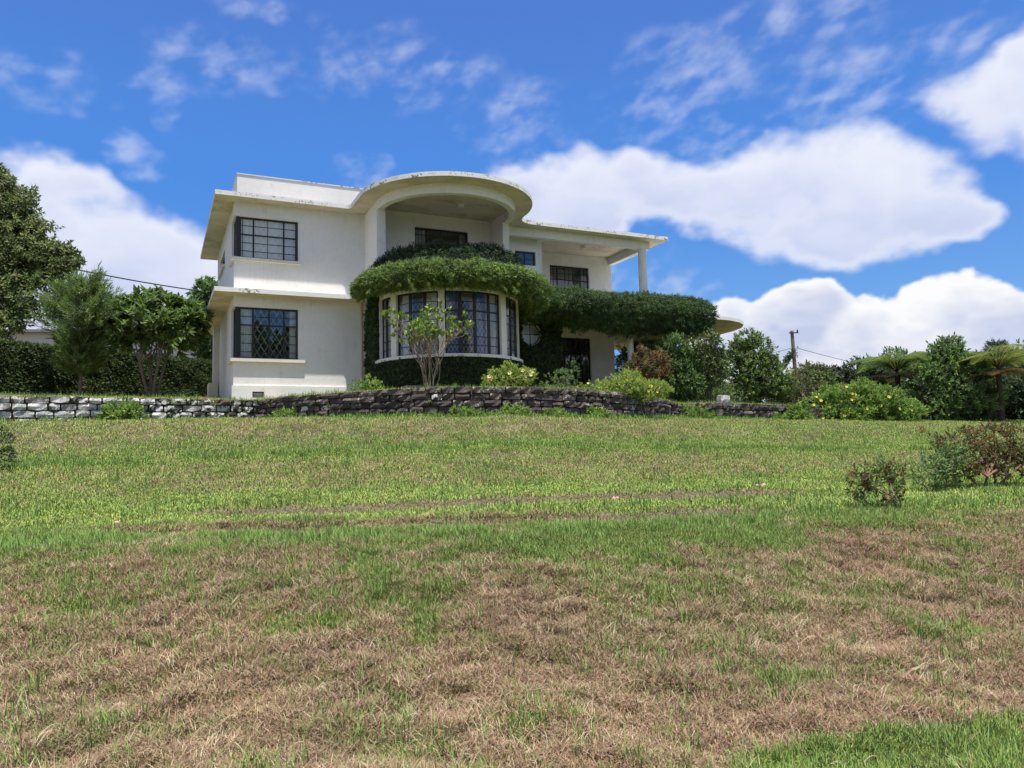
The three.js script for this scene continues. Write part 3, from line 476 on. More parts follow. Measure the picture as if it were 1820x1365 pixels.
const arcC = (a0, a1, r) => (t) => { const a = lerp(a0, a1, t) * D2R; return [CU + r * Math.sin(a), CV - r * Math.cos(a), Math.sin(a), -Math.cos(a)]; };
curtain('pale bluish panel added behind the round porthole window', lin(10.5, 0.3, 11.6, 0.3), 4.1, 5.25, std({ color: rgb(0.62, 0.68, 0.85), roughness: 1 }));  // added panel; its blue makes up for the weak sky reflection in the glass
curtain('white net curtain across the whole upper left corner window', lin(0.2, 0.2, 2.1, 0.2), 6.85, 8.3, M.curtain);
curtain('pale curtain at the left edge of the lower corner window', lin(0.2, 0.2, 0.62, 0.2), 3.42, 5.2, M.curtain);
curtain('pale curtain at the right edge of the lower corner window', lin(1.84, 0.2, 2.1, 0.2), 3.42, 5.2, M.curtain);
curtain('pale curtain behind the far left panes of the round bay', arcC(-82, -70, RB - 0.25), 3.2, 5.3, M.curtain);
curtain('pale curtain behind the left panes of the second bay window', arcC(-62, -51, RB - 0.25), 3.2, 5.3, M.curtain);
curtain('pale curtain beside the mullion left of the bay centre', arcC(-38, -28.5, RB - 0.25), 3.2, 5.3, M.curtain);
curtain('blue sheet standing in for reflected sky left of centre in the round bay window', arcC(-21, -12, RB - 0.25), 3.2, 5.3, M.skyreflection);  // this sheet and the next imitate sky mirrored in the panes
curtain('blue sheet standing in for reflected sky right of centre in the round bay window', arcC(2, 11, RB - 0.25), 3.2, 5.3, M.skyreflection);
curtain('pale curtain beside the right white mullion of the bay', arcC(13.5, 24.5, RB - 0.25), 3.2, 5.3, M.curtain);
curtain('pale curtain behind the right end panes of the bay', arcC(31, 42, RB - 0.25), 3.2, 5.3, M.curtain);
curtain('small pale curtain at the left of the balcony window', lin(6.1, -0.68, 6.5, -0.68), 6.55, 8.2, M.curtain);
curtain('small pale curtain at the right of the balcony window', lin(7.8, -0.68, 8.05, -0.68), 6.55, 8.2, M.curtain);
curtain('white curtain at the lower left of the verandah door', lin(13.74, 2.46, 14.2, 2.46), 2.2, 3.6, M.curtain);
// ---------------------------------------------------------------- leaves, twigs and how plants are put together
const leafMat = (o = {}) => new THREE.MeshPhysicalMaterial({ color: 0xffffff, roughness: 0.85, specularIntensity: 0.5, transmission: 0.45, thickness: 0, ior: 1.4, side: THREE.DoubleSide, vertexColors: true, ...o });
const LEAF = leafMat(), GLOSSY = leafMat({ roughness: 0.45, specularIntensity: 0.9, transmission: 0.22, ior: 1.45 }), PETAL = leafMat({ transmission: 0.4 });
const barkTex = texture(256, 0.5, (u, v) => mixc([0.2, 0.16, 0.12], [0.07, 0.055, 0.045], n16(u * 2, v * 0.5)));
const BARK = std({ map: barkTex, roughness: 1 }), PALEBARK = std({ map: barkTex, color: rgb(1.9, 1.85, 1.8), roughness: 1 }), REDBARK = std({ map: barkTex, color: rgb(1.5, 1.05, 0.85), roughness: 1 });
function geoFrom(pos, col) { const g = new THREE.BufferGeometry(); g.setAttribute('position', new THREE.Float32BufferAttribute(pos, 3)); g.setAttribute('color', new THREE.Float32BufferAttribute(col, 3)); g.computeVertexNormals(); return g; }
function addLeaf(pos, col, base, dir, nrm, len, w, c, fold = 0.25, droop = 0.15) { // a kite of four faces, folded on its rib and drooping
  const s = new THREE.Vector3().crossVectors(dir, nrm).normalize(), n = new THREE.Vector3().crossVectors(s, dir).normalize();
  const pt = (a, b, h) => base.clone().addScaledVector(dir, a * len).addScaledVector(s, b * w).addScaledVector(n, h * len);
  const b = pt(0, 0, 0), m = pt(0.5, 0, 0.02), l = pt(0.45, -0.5, fold * w / len), r = pt(0.45, 0.5, fold * w / len), t = pt(1, 0, -droop);
  for (const q of [[b, r, m], [m, r, t], [b, m, l], [m, t, l]]) for (const p of q) { pos.push(p.x, p.y, p.z); col.push(...c); }
}
function spray(n, { len = 0.08, w = 0.035, twig = 0.12, spread = 0.9, cols = [[1, 1, 1]], seed = 1, droop = 0.15, tip = 0 }) { // leaves round a short twig along +y
  const q = mulberry(seed), pos = [], col = [];
  for (let i = 0; i < n; i++) {
    const t = n > 1 ? i / (n - 1) : 1, a = i * 2.4 + q() * 0.8, el = lerp(spread, 0.25, Math.max(t * 0.8, tip)) + (q() - 0.5) * 0.5, d = new THREE.Vector3(Math.cos(a) * Math.sin(el), Math.cos(el), Math.sin(a) * Math.sin(el));
    const k = 0.75 + q() * 0.5, c = cols[Math.floor(q() * cols.length)];
    addLeaf(pos, col, new THREE.Vector3((q() - 0.5) * 0.02, twig * lerp(t, 1, tip), (q() - 0.5) * 0.02), d, new THREE.Vector3((q() - 0.5) * 0.6, 1, (q() - 0.5) * 0.6).normalize(), len * k, w * k, c, 0.25, droop);
  }
  return geoFrom(pos, col);
}
const YUP = new THREE.Vector3(0, 1, 0);
function scatter(name, parent, geo, mat, items, origin) { // items: {p, d, s, c, roll}
  const m = shade(new THREE.InstancedMesh(geo, mat, items.length)), q = new THREE.Quaternion(), q2 = new THREE.Quaternion(), X = new THREE.Matrix4(), S = new THREE.Vector3(), d = new THREE.Vector3(), c = new THREE.Color(), p = new THREE.Vector3();
  items.forEach((t, i) => {
    q.setFromUnitVectors(YUP, d.copy(t.d).normalize()); q2.setFromAxisAngle(YUP, t.roll ?? R() * 6.283); q.multiply(q2);
    p.copy(t.p); if (origin) p.sub(origin);
    X.compose(p, q, S.setScalar(t.s ?? 1)); m.setMatrixAt(i, X); m.setColorAt(i, c.setRGB(...t.c));
  });
  m.name = name; m.userData.kind = 'stuff'; parent.add(m); return m;
}
const tone = (pal, k = 0.25) => { const c = pick(pal), f = 1 + (R() - 0.5) * 2 * k; return [c[0] * f * (1 + (R() - 0.5) * 0.15), c[1] * f, c[2] * f]; };
const onSphere = () => { const z = R() * 2 - 1, a = R() * 6.283, r = Math.sqrt(1 - z * z); return new THREE.Vector3(r * Math.cos(a), z, r * Math.sin(a)); };
function blobItems(blobs, n, pal, { inner = 0.45, up = 0.35, gap = 0.42, gapScale = 1.3, s = [0.8, 1.25], rand = 0.8, k = 0.25, flat = 0 } = {}) {
  const items = [], wts = blobs.map((b) => (b[3] * b[4] * b[5]) ** 0.67), tot = wts.reduce((a, b) => a + b, 0); let guard = 0;
  while (items.length < n && guard++ < n * 8) {
    let r = R() * tot, i = 0; while (r > wts[i] && i < blobs.length - 1) r -= wts[i++];
    const b = blobs[i], d = onSphere(), t = inner + (1 - inner) * Math.cbrt(R()), wob = 0.58 + 0.88 * fbm(d.x * 2.3 + i * 7, d.y * 2.3, d.z * 2.3, 3);
    const p = new THREE.Vector3(b[0] + d.x * b[3] * t * wob, b[1] + d.y * b[4] * t * wob, b[2] + d.z * b[5] * t * wob);
    if (fbm(p.x * gapScale, p.y * gapScale + 17, p.z * gapScale, 3) < gap) continue;
    const dir = new THREE.Vector3(d.x, d.y * (1 - flat), d.z).addScaledVector(YUP, up).addScaledVector(onSphere(), rand).normalize();
    items.push({ p, d: dir, s: rr(...s), c: tone(pal, k) });
  }
  return items;
}
// a tree or shrub: base [x, y, z]; blobs [dx, dy, dz, rx, ry, rz] from the base; limbs reach into every blob
function plant(name, label, category, base, { blobs, n, geo, mat = LEAF, pal, trunk = 0.08, bark = BARK, stems = 1, twigs = 1, group, opts = {}, crownName = 'crown', splay = 0.12, limbName = 'trunk' }) {
  const t = thing(name, label, category, base, 0, group);
  const limbs = [];
  for (let k = 0; k < stems; k++) {
    const a = k / stems * 6.28 + R(), o = new THREE.Vector3(Math.cos(a) * splay * (stems > 1 ? 1 : 0) * 0.4, 0, Math.sin(a) * splay * (stems > 1 ? 1 : 0) * 0.4), low = Math.min(...blobs.map((b) => b[1] - b[4] * 0.3));
    const fork = new THREE.Vector3(Math.cos(a) * splay * (stems > 1 ? 2 : 1), Math.max(0.15, low * rr(0.6, 0.95)), Math.sin(a) * splay * (stems > 1 ? 2 : 1));
    const part2 = []; part2.push(tube([o.clone().setY(-0.1), o.clone().lerp(fork, 0.5).add(new THREE.Vector3(rr(-1, 1), 0, rr(-1, 1)).multiplyScalar(splay * 0.3)), fork], trunk, trunk * 0.72, 8));
    for (const b of blobs) for (let j = 0; j < twigs; j++) {
      if (stems > 1 && R() < 0.35) continue;
      const e = new THREE.Vector3(b[0] + rr(-0.7, 0.7) * b[3], b[1] + rr(-0.1, 0.75) * b[4], b[2] + rr(-0.7, 0.7) * b[5]), m = fork.clone().lerp(e, 0.5).add(new THREE.Vector3(rr(-1, 1) * 0.12 * b[3], 0.14 * b[4], rr(-1, 1) * 0.12 * b[5]));
      part2.push(tube([fork, m, e], trunk * 0.5, trunk * 0.1, 5));
      for (let q = 0; q < 3; q++) { const e2 = m.clone().lerp(e, rr(0.2, 0.8)), e3 = e2.clone().add(onSphere().multiply(new THREE.Vector3(b[3], b[4], b[5])).multiplyScalar(0.5)); part2.push(tube([e2, e3], trunk * 0.16, trunk * 0.05, 4, 2)); }
    }
    limbs.push(part2);
  }
  limbs.forEach((l) => part(limbName, l, bark, t));
  if (n) scatter(crownName, t, geo, mat, blobItems(blobs, n, pal, opts));
  return t;
}
const W3 = [[1, 1, 1], [0.85, 0.9, 0.85], [1.12, 1.06, 1]];
const G = {
  small: spray(7, { len: 0.075, w: 0.036, twig: 0.1, cols: W3, seed: 1 }), mid: spray(7, { len: 0.12, w: 0.05, twig: 0.14, cols: W3, seed: 2 }), big: spray(6, { len: 0.2, w: 0.09, twig: 0.16, cols: W3, seed: 3, droop: 0.3 }),
  broad: spray(8, { len: 0.3, w: 0.13, twig: 0.12, cols: W3, seed: 4, tip: 0.5, spread: 1.2 }), narrow: spray(9, { len: 0.13, w: 0.026, twig: 0.14, cols: W3, seed: 5, droop: 0.35, spread: 1.1 }),
  needle: spray(18, { len: 0.16, w: 0.02, twig: 0.3, cols: W3, seed: 6, spread: 0.9, droop: 0.05 }), ivy: spray(4, { len: 0.085, w: 0.075, twig: 0.03, cols: W3, seed: 7, spread: 1.35, droop: 0.3 }), rosette: spray(11, { len: 0.26, w: 0.075, twig: 0.05, cols: W3, seed: 8, tip: 0.8, spread: 1.25, droop: 0.1 }), drop: spray(9, { len: 0.15, w: 0.075, twig: 0.22, cols: W3, seed: 9, droop: 0.5, spread: 1.3 }),
};
const PAL = {
  ivy: [[0.042, 0.078, 0.0255], [0.054, 0.096, 0.03], [0.033, 0.06, 0.024], [0.075, 0.112, 0.042]], hedge: [[0.112, 0.195, 0.042], [0.143, 0.232, 0.0525], [0.09, 0.15, 0.0375]], hedgeTop: [[0.16, 0.26, 0.05], [0.22, 0.32, 0.065], [0.12, 0.2, 0.042], [0.25, 0.32, 0.08], [0.07, 0.115, 0.03]], hedgeR: [[0.075, 0.14, 0.0413], [0.0938, 0.169, 0.0469], [0.0562, 0.103, 0.0338]],
  dark: [[0.058, 0.101, 0.0411], [0.0773, 0.132, 0.0483], [0.0435, 0.0773, 0.0338]], mid: [[0.121, 0.208, 0.0607], [0.158, 0.256, 0.0728], [0.0972, 0.166, 0.0486]], bright: [[0.19, 0.31, 0.0517], [0.241, 0.362, 0.069], [0.147, 0.241, 0.0448]], lime: [[0.255, 0.36, 0.0675], [0.195, 0.3, 0.0525], [0.3, 0.375, 0.09]],
  olive: [[0.131, 0.16, 0.06], [0.169, 0.188, 0.075], [0.0938, 0.122, 0.0469]], croton: [[0.2, 0.08, 0.03], [0.17, 0.13, 0.04], [0.09, 0.11, 0.03], [0.26, 0.13, 0.04], [0.12, 0.06, 0.03], [0.1, 0.13, 0.035]], red: [[0.1, 0.13, 0.035], [0.14, 0.15, 0.045], [0.08, 0.11, 0.03], [0.17, 0.1, 0.045], [0.13, 0.16, 0.05], [0.2, 0.1, 0.055]], blue: [[0.09, 0.154, 0.072], [0.117, 0.18, 0.09], [0.072, 0.126, 0.063]],
};

// ---------------------------------------------------------------- ivy and hedges that grow on the house
const dirUV = (du, dv, dh = 0) => new THREE.Vector3(U.x * du + V.x * dv, dh, U.z * du + V.z * dv);
const ang = (a, r, h) => uvh(CU + r * Math.sin(a * D2R), CV - r * Math.cos(a * D2R), h), angDir = (a, dh = 0) => dirUV(Math.sin(a * D2R), -Math.cos(a * D2R), dh);
const ivyItem = (p, n, c) => ({ p: p.addScaledVector(n, rr(0.005, 0.09)), d: n.clone().addScaledVector(onSphere(), 0.65).addScaledVector(YUP, -0.15), s: rr(0.75, 1.35), c });
{ // left strip of the bay and the skirt under its sill
  const t = thing('wall_ivy', 'dark clipped creeper covering the bay wall left of and below its windows', 'ivy', uvh(6.9, -4.3, 1.9).toArray()), it = [];
  for (let i = 0; i < 2600; i++) { const v = rr(-1.9, -0.32), h = rr(1.85, 5.5), e = 0.32 + 0.1 * fbm(h * 3, 1, 1, 3); if (-v < e + 0.06 * Math.sin(h * 9) || (h > 5.1 && -v < 0.5 + (h - 5.1))) continue; it.push(ivyItem(uvh(4.45, v, h), dirUV(-1, 0), tone(PAL.ivy, 0.35))); }
  for (let i = 0; i < 500; i++) it.push(ivyItem(ang(rr(-94, -88.5), RB - 0.02, rr(1.85, 5.5)), angDir(-88), tone(PAL.ivy, 0.35)));
  for (let i = 0; i < 5600; i++) { const a = rr(-90, 90), h = rr(1.8, 3.1); it.push(ivyItem(ang(a, RB, h), angDir(a), tone(PAL.ivy, 0.4))); }
  scatter('foliage', t, G.ivy, LEAF, it, t.position);
}
{ // right of the bay, round the porthole
  const t = thing('wall_ivy', 'dark creeper on the recessed wall around the round porthole window', 'ivy', uvh(11, 0, 2).toArray()), it = [];
  for (let i = 0; i < 6500; i++) { const u = rr(9.36, 12.38), h = rr(1.85, 5.5); if (Math.hypot(u - 11.04, h - 4.68) < 0.455 + 0.05 * fbm(u * 9, h * 9, 1, 2)) continue; it.push(ivyItem(uvh(u, 0, h), dirUV(0, -1), tone(PAL.ivy, 0.35))); }
  for (let i = 0; i < 2400; i++) it.push(ivyItem(uvh(9.35, rr(-1.9, 0), rr(1.85, 5.5)), dirUV(1, 0), tone(PAL.ivy, 0.35)));
  for (let i = 0; i < 1100; i++) it.push(ivyItem(uvh(12.3, rr(-0.02, 0.8), rr(1.85, 5.5)), dirUV(1, 0), tone(PAL.ivy, 0.35)));
  for (let i = 0; i < 700; i++) it.push(ivyItem(ang(rr(89, 94), RB - 0.02, rr(1.85, 5.5)), angDir(88), tone(PAL.ivy, 0.35)));
  scatter('foliage', t, G.ivy, LEAF, it, t.position);
}
{ // the bright hedge on the canopy round the bay
  const t = thing('canopy_hedge', 'bright green trailing hedge round the canopy above the bay window', 'hedge', ang(0, 3, 5.2).toArray()), it = [], st = [];
  for (let a = -84; a < 92; a += 4) { const f = (q) => fbm(q * 0.05, 3, 7, 2); st.push(tube([ang(a, 2.75, 5.68), ang(a + 3, 3.25, 5.85 + 0.15 * f(a)), ang(a + 5, 3.3, 5.4)], 0.02, 0.012, 5), tube([ang(a, 3.2, 5.8), ang(a + 6, 3.28, 5.55)], 0.02, 0.015, 5)); }
  part('stem', st, BARK, t).userData.kind = 'stuff';
  let i = 0;
  while (i < 10500) {
    const a = rr(-97, 100), th = R() * 6.283, ct = Math.cos(th), sn = Math.sin(th), right = sstep(10, 60, a), left = sstep(-60, -92, a), bump = 0.5 + 0.95 * fbm(a * 0.22, Math.cos(th) * 2, Math.sin(th) * 2, 3);
    const rh = (sn > 0 ? 0.3 : 0.3 + 0.24 * right) * (1 - 0.45 * left), t2 = Math.sqrt(rr(0.35, 1));
    const r = 3.06 + 0.06 * right + ct * (0.29 + 0.1 * right) * (1 - 0.4 * left) * bump * t2, h = 5.64 - 0.04 * left + sn * rh * bump * t2;
    if (h < 5.7 && h > 5.5 && r < 3) continue;
    const d = angDir(a, 0).multiplyScalar(ct).addScaledVector(YUP, sn * 0.9 + 0.25).addScaledVector(onSphere(), 0.7);
    it.push({ p: ang(a, r, h), d, s: rr(0.5, 1.05), c: tone(PAL.hedgeTop, 0.35) }); i++;
  }
  for (let k = 0; k < 1500; k++) { const a = rr(-86, 95), q = R(); it.push({ p: ang(a, rr(2.55, 3.3), 5.52 - q * q * (0.2 + 0.2 * sstep(0, 60, a)) * (0.5 + fbm(a * 0.3, 2, 2, 3))), d: new THREE.Vector3(0, -0.7, 0).addScaledVector(onSphere(), 0.8), s: rr(0.45, 0.85), c: tone(PAL.hedgeTop, 0.35) }); }
  for (let k = 0; k < 46; k++) { const a = rr(-70, 92), L = rr(0.1, 0.36) * 0.75, h0 = rr(5.3, 5.5), r = rr(3.0, 3.5); for (let j = 0; j < 9; j++) it.push({ p: ang(a + j * 0.15, r + 0.02 * j, h0 - L * j / 9), d: new THREE.Vector3(0, -1, 0).addScaledVector(onSphere(), 0.5), s: rr(0.35, 0.6), c: tone(PAL.hedgeTop, 0.35) }); }
  scatter('foliage', t, G.narrow, LEAF, it, t.position);
}
{ // darker creeper lying over the balcony parapet behind it
  const t = thing('balcony_creeper', 'dark green creeper heaped over the round balcony parapet', 'creeper', ang(0, 2.4, 5.7).toArray()), it = [];
  for (let i = 0; i < 5600; i++) { const a = rr(-93, 78), th = R() * 6.283, b = 0.55 + 0.95 * fbm(a * 0.09, 5, 1, 3), t2 = Math.sqrt(rr(0.2, 1)), e = sstep(-95, -60, a) * (1 - 0.6 * sstep(40, 78, a)); it.push({ p: ang(a, 2.42 + Math.cos(th) * 0.28 * t2, 6.2 + Math.sin(th) * (0.22 + 0.3 * b * e) * t2), d: angDir(a).multiplyScalar(Math.cos(th)).addScaledVector(YUP, Math.sin(th) + 0.2).addScaledVector(onSphere(), 0.8), s: rr(0.5, 0.95), c: tone(PAL.dark, 0.3) }); }
  scatter('foliage', t, G.narrow, LEAF, it, t.position);
}
{ // the long hedge on the edge of the right terrace
  const t = thing('terrace_hedge', 'long dark green hedge hanging along the right terrace parapet', 'hedge', uvh(14.5, -1.1, 5.6).toArray()), it = [], st = [];
  for (let u = 10.6; u < 18.6; u += 0.45) st.push(tube([uvh(u, -0.6, 5.7), uvh(u + 0.2, -1.25, 5.75), uvh(u + 0.3, -1.25, 5.0)], 0.022, 0.012, 5));
  part('stem', st, BARK, t).userData.kind = 'stuff';
  for (let i = 0; i < 14500; i++) {
    const u = rr(10.2, 19.0), th = R() * 6.283, ct = Math.cos(th), sn = Math.sin(th), b = 0.5 + 0.95 * fbm(u * 1.2, ct * 1.8, sn * 1.8, 3), e = Math.sqrt(clamp((19.1 - u) / 0.9)), t2 = Math.sqrt(rr(0.3, 1)), deep = lerp(0.72, 0.95, sstep(11, 13.5, u)) - 0.25 * sstep(17.6, 19.3, u);
    const h = 5.68 + sn * (sn > 0 ? 0.6 * (0.5 + 0.5 * e) : deep) * b * t2, w = ct * 0.55 * b * t2 * (h < 5.5 ? 0.85 : 1);
    it.push({ p: uvh(u, -1.12 - w, h), d: dirUV((u > 18.8 ? 0.6 : 0), -ct).addScaledVector(YUP, sn * 0.7 + 0.2).addScaledVector(onSphere(), 0.75), s: rr(0.5, 1.05), c: tone(PAL.hedgeR, 0.35) });
  }
  scatter('foliage', t, G.narrow, LEAF, it, t.position);
}

// ---------------------------------------------------------------- garden plants in front of the house
const gy = (x, z) => { const [u, v] = toUV(x, z), [ve] = edgeAt(u); return v > ve ? hTerrace(u, v) : hFront(x, z); };
const at = (x, z, dy = 0) => [x, gy(x, z) + dy, z];
function flowers(parent, blobs, n, mat, size, cols, name = 'flower') { // each bloom a part of its plant
  const items = blobItems(blobs, n * 3, cols, { inner: 1.04, up: 0.3, gap: 0, rand: 0.2, s: [0.8, 1.2] }), pos = [], col = [];
  for (let k = 0; k < 5; k++) { const a = k / 5 * 6.283; addLeaf(pos, col, new THREE.Vector3(), new THREE.Vector3(Math.cos(a) * 0.8, 0.6, Math.sin(a) * 0.8).normalize(), YUP, size, size * 0.85, [1, 1, 1], 0.1, 0.25); }
  const g = geoFrom(pos, col), q = new THREE.Vector3();
  items.filter((i) => i.d.z > 0.3 && i.p.y > 0.1 && !blobs.some((b) => ((i.p.x - b[0]) / b[3]) ** 2 + ((i.p.y - b[1]) / b[4]) ** 2 + ((i.p.z - b[2]) / b[5]) ** 2 < 0.75)).slice(0, n).forEach((i) => { const m = part(name, g, mat, parent); m.position.copy(i.p); m.quaternion.setFromUnitVectors(YUP, q.copy(i.d).add(new THREE.Vector3(0.1, 0.2, 0.8)).normalize()); m.scale.setScalar(i.s); });
}
const YELLOW = leafMat({ color: rgb(0.85, 0.72, 0.16), vertexColors: false }), CREAM = leafMat({ color: rgb(0.85, 0.72, 0.4), vertexColors: false }), PINK = leafMat({ color: rgb(0.8, 0.45, 0.46), vertexColors: false });
{ // frangipani in front of the bay: bare forked stems with a rosette at each tip
  const x = -2.35, z = -21.75, t = thing('frangipani_shrub', 'bare-stemmed shrub with bright leaf tufts in front of the bay window', 'shrub', at(x, z, -0.05)), it = [], br = [];
  const grow = (p, d, len, r, lv) => {
    const e = p.clone().addScaledVector(d, len), m = p.clone().lerp(e, 0.5).add(onSphere().multiplyScalar(len * 0.1));
    br.push(tube([p, m, e], r, r * 0.72, 6, 4));
    if (lv === 0 || e.y > 2.25) { it.push({ p: e, d: d.clone().add(YUP), s: rr(0.5, 0.85), c: tone(PAL.lime, 0.2) }); if (R() < 0.9) it.push({ p: e.clone().add(onSphere().multiplyScalar(0.1)), d: d.clone().add(onSphere()), s: rr(0.4, 0.65), c: tone(PAL.bright, 0.2) }); return; }
    const n = R() < 0.35 ? 3 : 2; for (let k = 0; k < n; k++) grow(e, d.clone().add(onSphere().multiplyScalar(0.62)).add(new THREE.Vector3(0, 0.18, 0)).normalize(), len * rr(0.7, 0.92), r * 0.66, lv - 1);
  };
  for (let k = 0; k < 12; k++) { const a = k / 12 * 6.28 + R() * 0.5; grow(new THREE.Vector3(Math.cos(a) * 0.1, 0, Math.sin(a) * 0.1), new THREE.Vector3(Math.cos(a) * rr(0.05, 0.36), 1, Math.sin(a) * rr(0.05, 0.36)).normalize(), rr(0.6, 0.85), 0.018, 3); }
  part('branch', br, PALEBARK, t).userData.kind = 'stuff'; scatter('foliage', t, G.rosette, GLOSSY, it);
}
plant('corner_bush', 'small light green bush at the corner left of the bay', 'bush', at(-4.08, -21.6), { blobs: [[0, 0.22, 0, 0.22, 0.22, 0.2], [0.2, 0.14, 0.1, 0.2, 0.14, 0.2], [-0.22, 0.14, 0.1, 0.2, 0.14, 0.2]], n: 130, geo: G.small, pal: PAL.bright, trunk: 0.02, stems: 3, opts: { gap: 0.3 } });
{ const b = [[-0.3, 0.25, 0, 0.36, 0.24, 0.35], [0.25, 0.28, 0.05, 0.38, 0.26, 0.35], [0.05, 0.48, 0, 0.24, 0.2, 0.25], [0.52, 0.3, 0.1, 0.24, 0.22, 0.25]], t = plant('flowering_bush', 'yellow green bush with cream flowers at the right foot of the bay', 'bush', at(-0.1, -21.7), { blobs: b, n: 420, geo: G.small, pal: PAL.lime, trunk: 0.025, stems: 4, twigs: 2, opts: { gap: 0.36 } }); flowers(t, b, 9, CREAM, 0.08, [[1, 1, 1]]); }
{ const b = [[-0.9, 0.2, 0.2, 0.6, 0.28, 0.5], [0, 0.28, 0, 0.75, 0.34, 0.6], [0.3, 0.55, -0.3, 0.4, 0.3, 0.4], [0.9, 0.2, 0.1, 0.6, 0.3, 0.55], [-1.5, 0.12, 0.3, 0.35, 0.2, 0.35]], t = plant('yellow_mound', 'low mound of lime green leaves with yellow flowers on the dark wall', 'bush', at(3.5, -24.3, -0.1), { blobs: b, n: 1500, geo: G.small, pal: PAL.lime, trunk: 0.02, stems: 5, twigs: 1, opts: { gap: 0.34 } }); flowers(t, b, 10, YELLOW, 0.06, [[1, 1, 1]]); }
plant('leafy_stems', 'thin leafy stems standing at the left of the yellow mound', 'plant', at(1.55, -23.6), { blobs: [[0, 0.35, 0, 0.25, 0.3, 0.25], [0.35, 0.5, -0.1, 0.2, 0.4, 0.2], [-0.35, 0.25, 0.1, 0.2, 0.2, 0.2]], n: 120, geo: G.small, pal: PAL.mid, trunk: 0.012, stems: 3, opts: { gap: 0.3 } });
plant('croton_shrub', 'red and orange leaved shrub under the right terrace', 'shrub', at(5.3, -29.8), { blobs: [[-0.35, 1.35, 0, 0.45, 0.4, 0.4], [0.3, 1.4, 0, 0.5, 0.4, 0.4], [0, 1.15, 0.1, 0.75, 0.45, 0.5], [0.55, 1.6, 0, 0.25, 0.25, 0.3], [-0.15, 1.7, 0, 0.25, 0.3, 0.25]], n: 560, geo: G.narrow, pal: PAL.croton, trunk: 0.025, stems: 6, twigs: 1, splay: 0.25, opts: { gap: 0.3, up: 1, s: [0.9, 1.4] } });
plant('garden_shrub', 'mid green leafy shrub between the croton and the dark tree', 'shrub', at(6.45, -30.8), { blobs: [[0, 0.75, 0, 0.9, 0.75, 0.7], [0.3, 1.45, 0, 0.75, 0.7, 0.6], [-0.5, 0.5, 0.3, 0.7, 0.5, 0.5], [0.7, 0.6, 0.2, 0.6, 0.6, 0.5], [0.2, 2.15, 0, 0.55, 0.5, 0.5]], n: 1900, geo: G.mid, pal: PAL.mid, trunk: 0.04, stems: 4, opts: { gap: 0.36 } });
plant('garden_tree', 'slender small tree with glossy tufts before the end of the terrace hedge', 'tree', at(8.0, -30.8), { blobs: [[0, 1.8, 0, 0.55, 0.5, 0.45], [0.25, 2.25, 0, 0.4, 0.35, 0.35], [-0.35, 1.55, 0.1, 0.4, 0.4, 0.35], [0.35, 1.4, 0, 0.4, 0.4, 0.4], [0, 1.05, 0, 0.5, 0.35, 0.4], [0.1, 2.55, 0, 0.35, 0.35, 0.3], [-0.5, 2.1, 0, 0.45, 0.4, 0.4]], n: 820, geo: G.mid, mat: GLOSSY, pal: [...PAL.olive, ...PAL.mid], trunk: 0.045, stems: 3, twigs: 2, splay: 0.1, opts: { gap: 0.38 } });
plant('garden_tree', 'dense dark green tree beside the rounded end of the canopy', 'tree', at(10.3, -32.3), { blobs: [[0, 1.2, 0, 0.9, 0.9, 0.8], [0.2, 2.0, 0, 0.75, 0.65, 0.6], [-0.55, 1.75, 0, 0.55, 0.6, 0.5], [0.75, 1.3, 0.1, 0.65, 0.6, 0.6], [0.45, 0.55, 0.1, 0.8, 0.5, 0.6], [-0.5, 0.5, 0.1, 0.7, 0.5, 0.6], [1.15, 0.7, 0, 0.55, 0.55, 0.5], [-0.2, 2.7, 0, 0.45, 0.4, 0.4], [0.35, 2.5, 0, 0.4, 0.4, 0.4], [-0.6, 2.3, 0, 0.35, 0.4, 0.35]], n: 2500, geo: G.mid, pal: [...PAL.olive, ...PAL.mid, ...PAL.bright], trunk: 0.07, stems: 3, twigs: 2, opts: { gap: 0.37 } });
plant('undergrowth_shrub', 'low dark leafy shrub behind the white stone block', 'shrub', at(9.3, -32), { blobs: [[-0.6, 0.35, 0, 0.7, 0.45, 0.5], [0.3, 0.3, 0, 0.7, 0.4, 0.5], [-1.4, 0.4, 0.1, 0.6, 0.45, 0.5]], n: 900, geo: G.small, pal: PAL.mid, trunk: 0.02, stems: 3, opts: { gap: 0.35 } });
plant('bare_shrub', 'pale sparse shrub with bare twigs in front of the utility pole', 'shrub', at(12.4, -32.9), { blobs: [[-0.2, 1.1, 0, 0.3, 0.5, 0.3], [0.25, 1.2, 0, 0.35, 0.5, 0.3], [0, 1.55, 0, 0.35, 0.3, 0.3], [0.35, 0.8, 0, 0.3, 0.4, 0.3]], n: 190, geo: G.small, pal: PAL.olive, trunk: 0.02, bark: PALEBARK, stems: 7, twigs: 2, splay: 0.16, opts: { gap: 0.42 } });
plant('low_bush', 'pale green low bush behind the bare shrub', 'bush', at(12.6, -34.6), { blobs: [[0, 0.5, 0, 1.2, 0.6, 0.6], [1.2, 0.7, 0, 1.1, 0.75, 0.6], [-0.8, 0.4, 0, 0.8, 0.5, 0.5]], n: 1100, geo: G.mid, pal: [...PAL.bright, ...PAL.mid], trunk: 0.03, stems: 3, opts: { gap: 0.36 } });
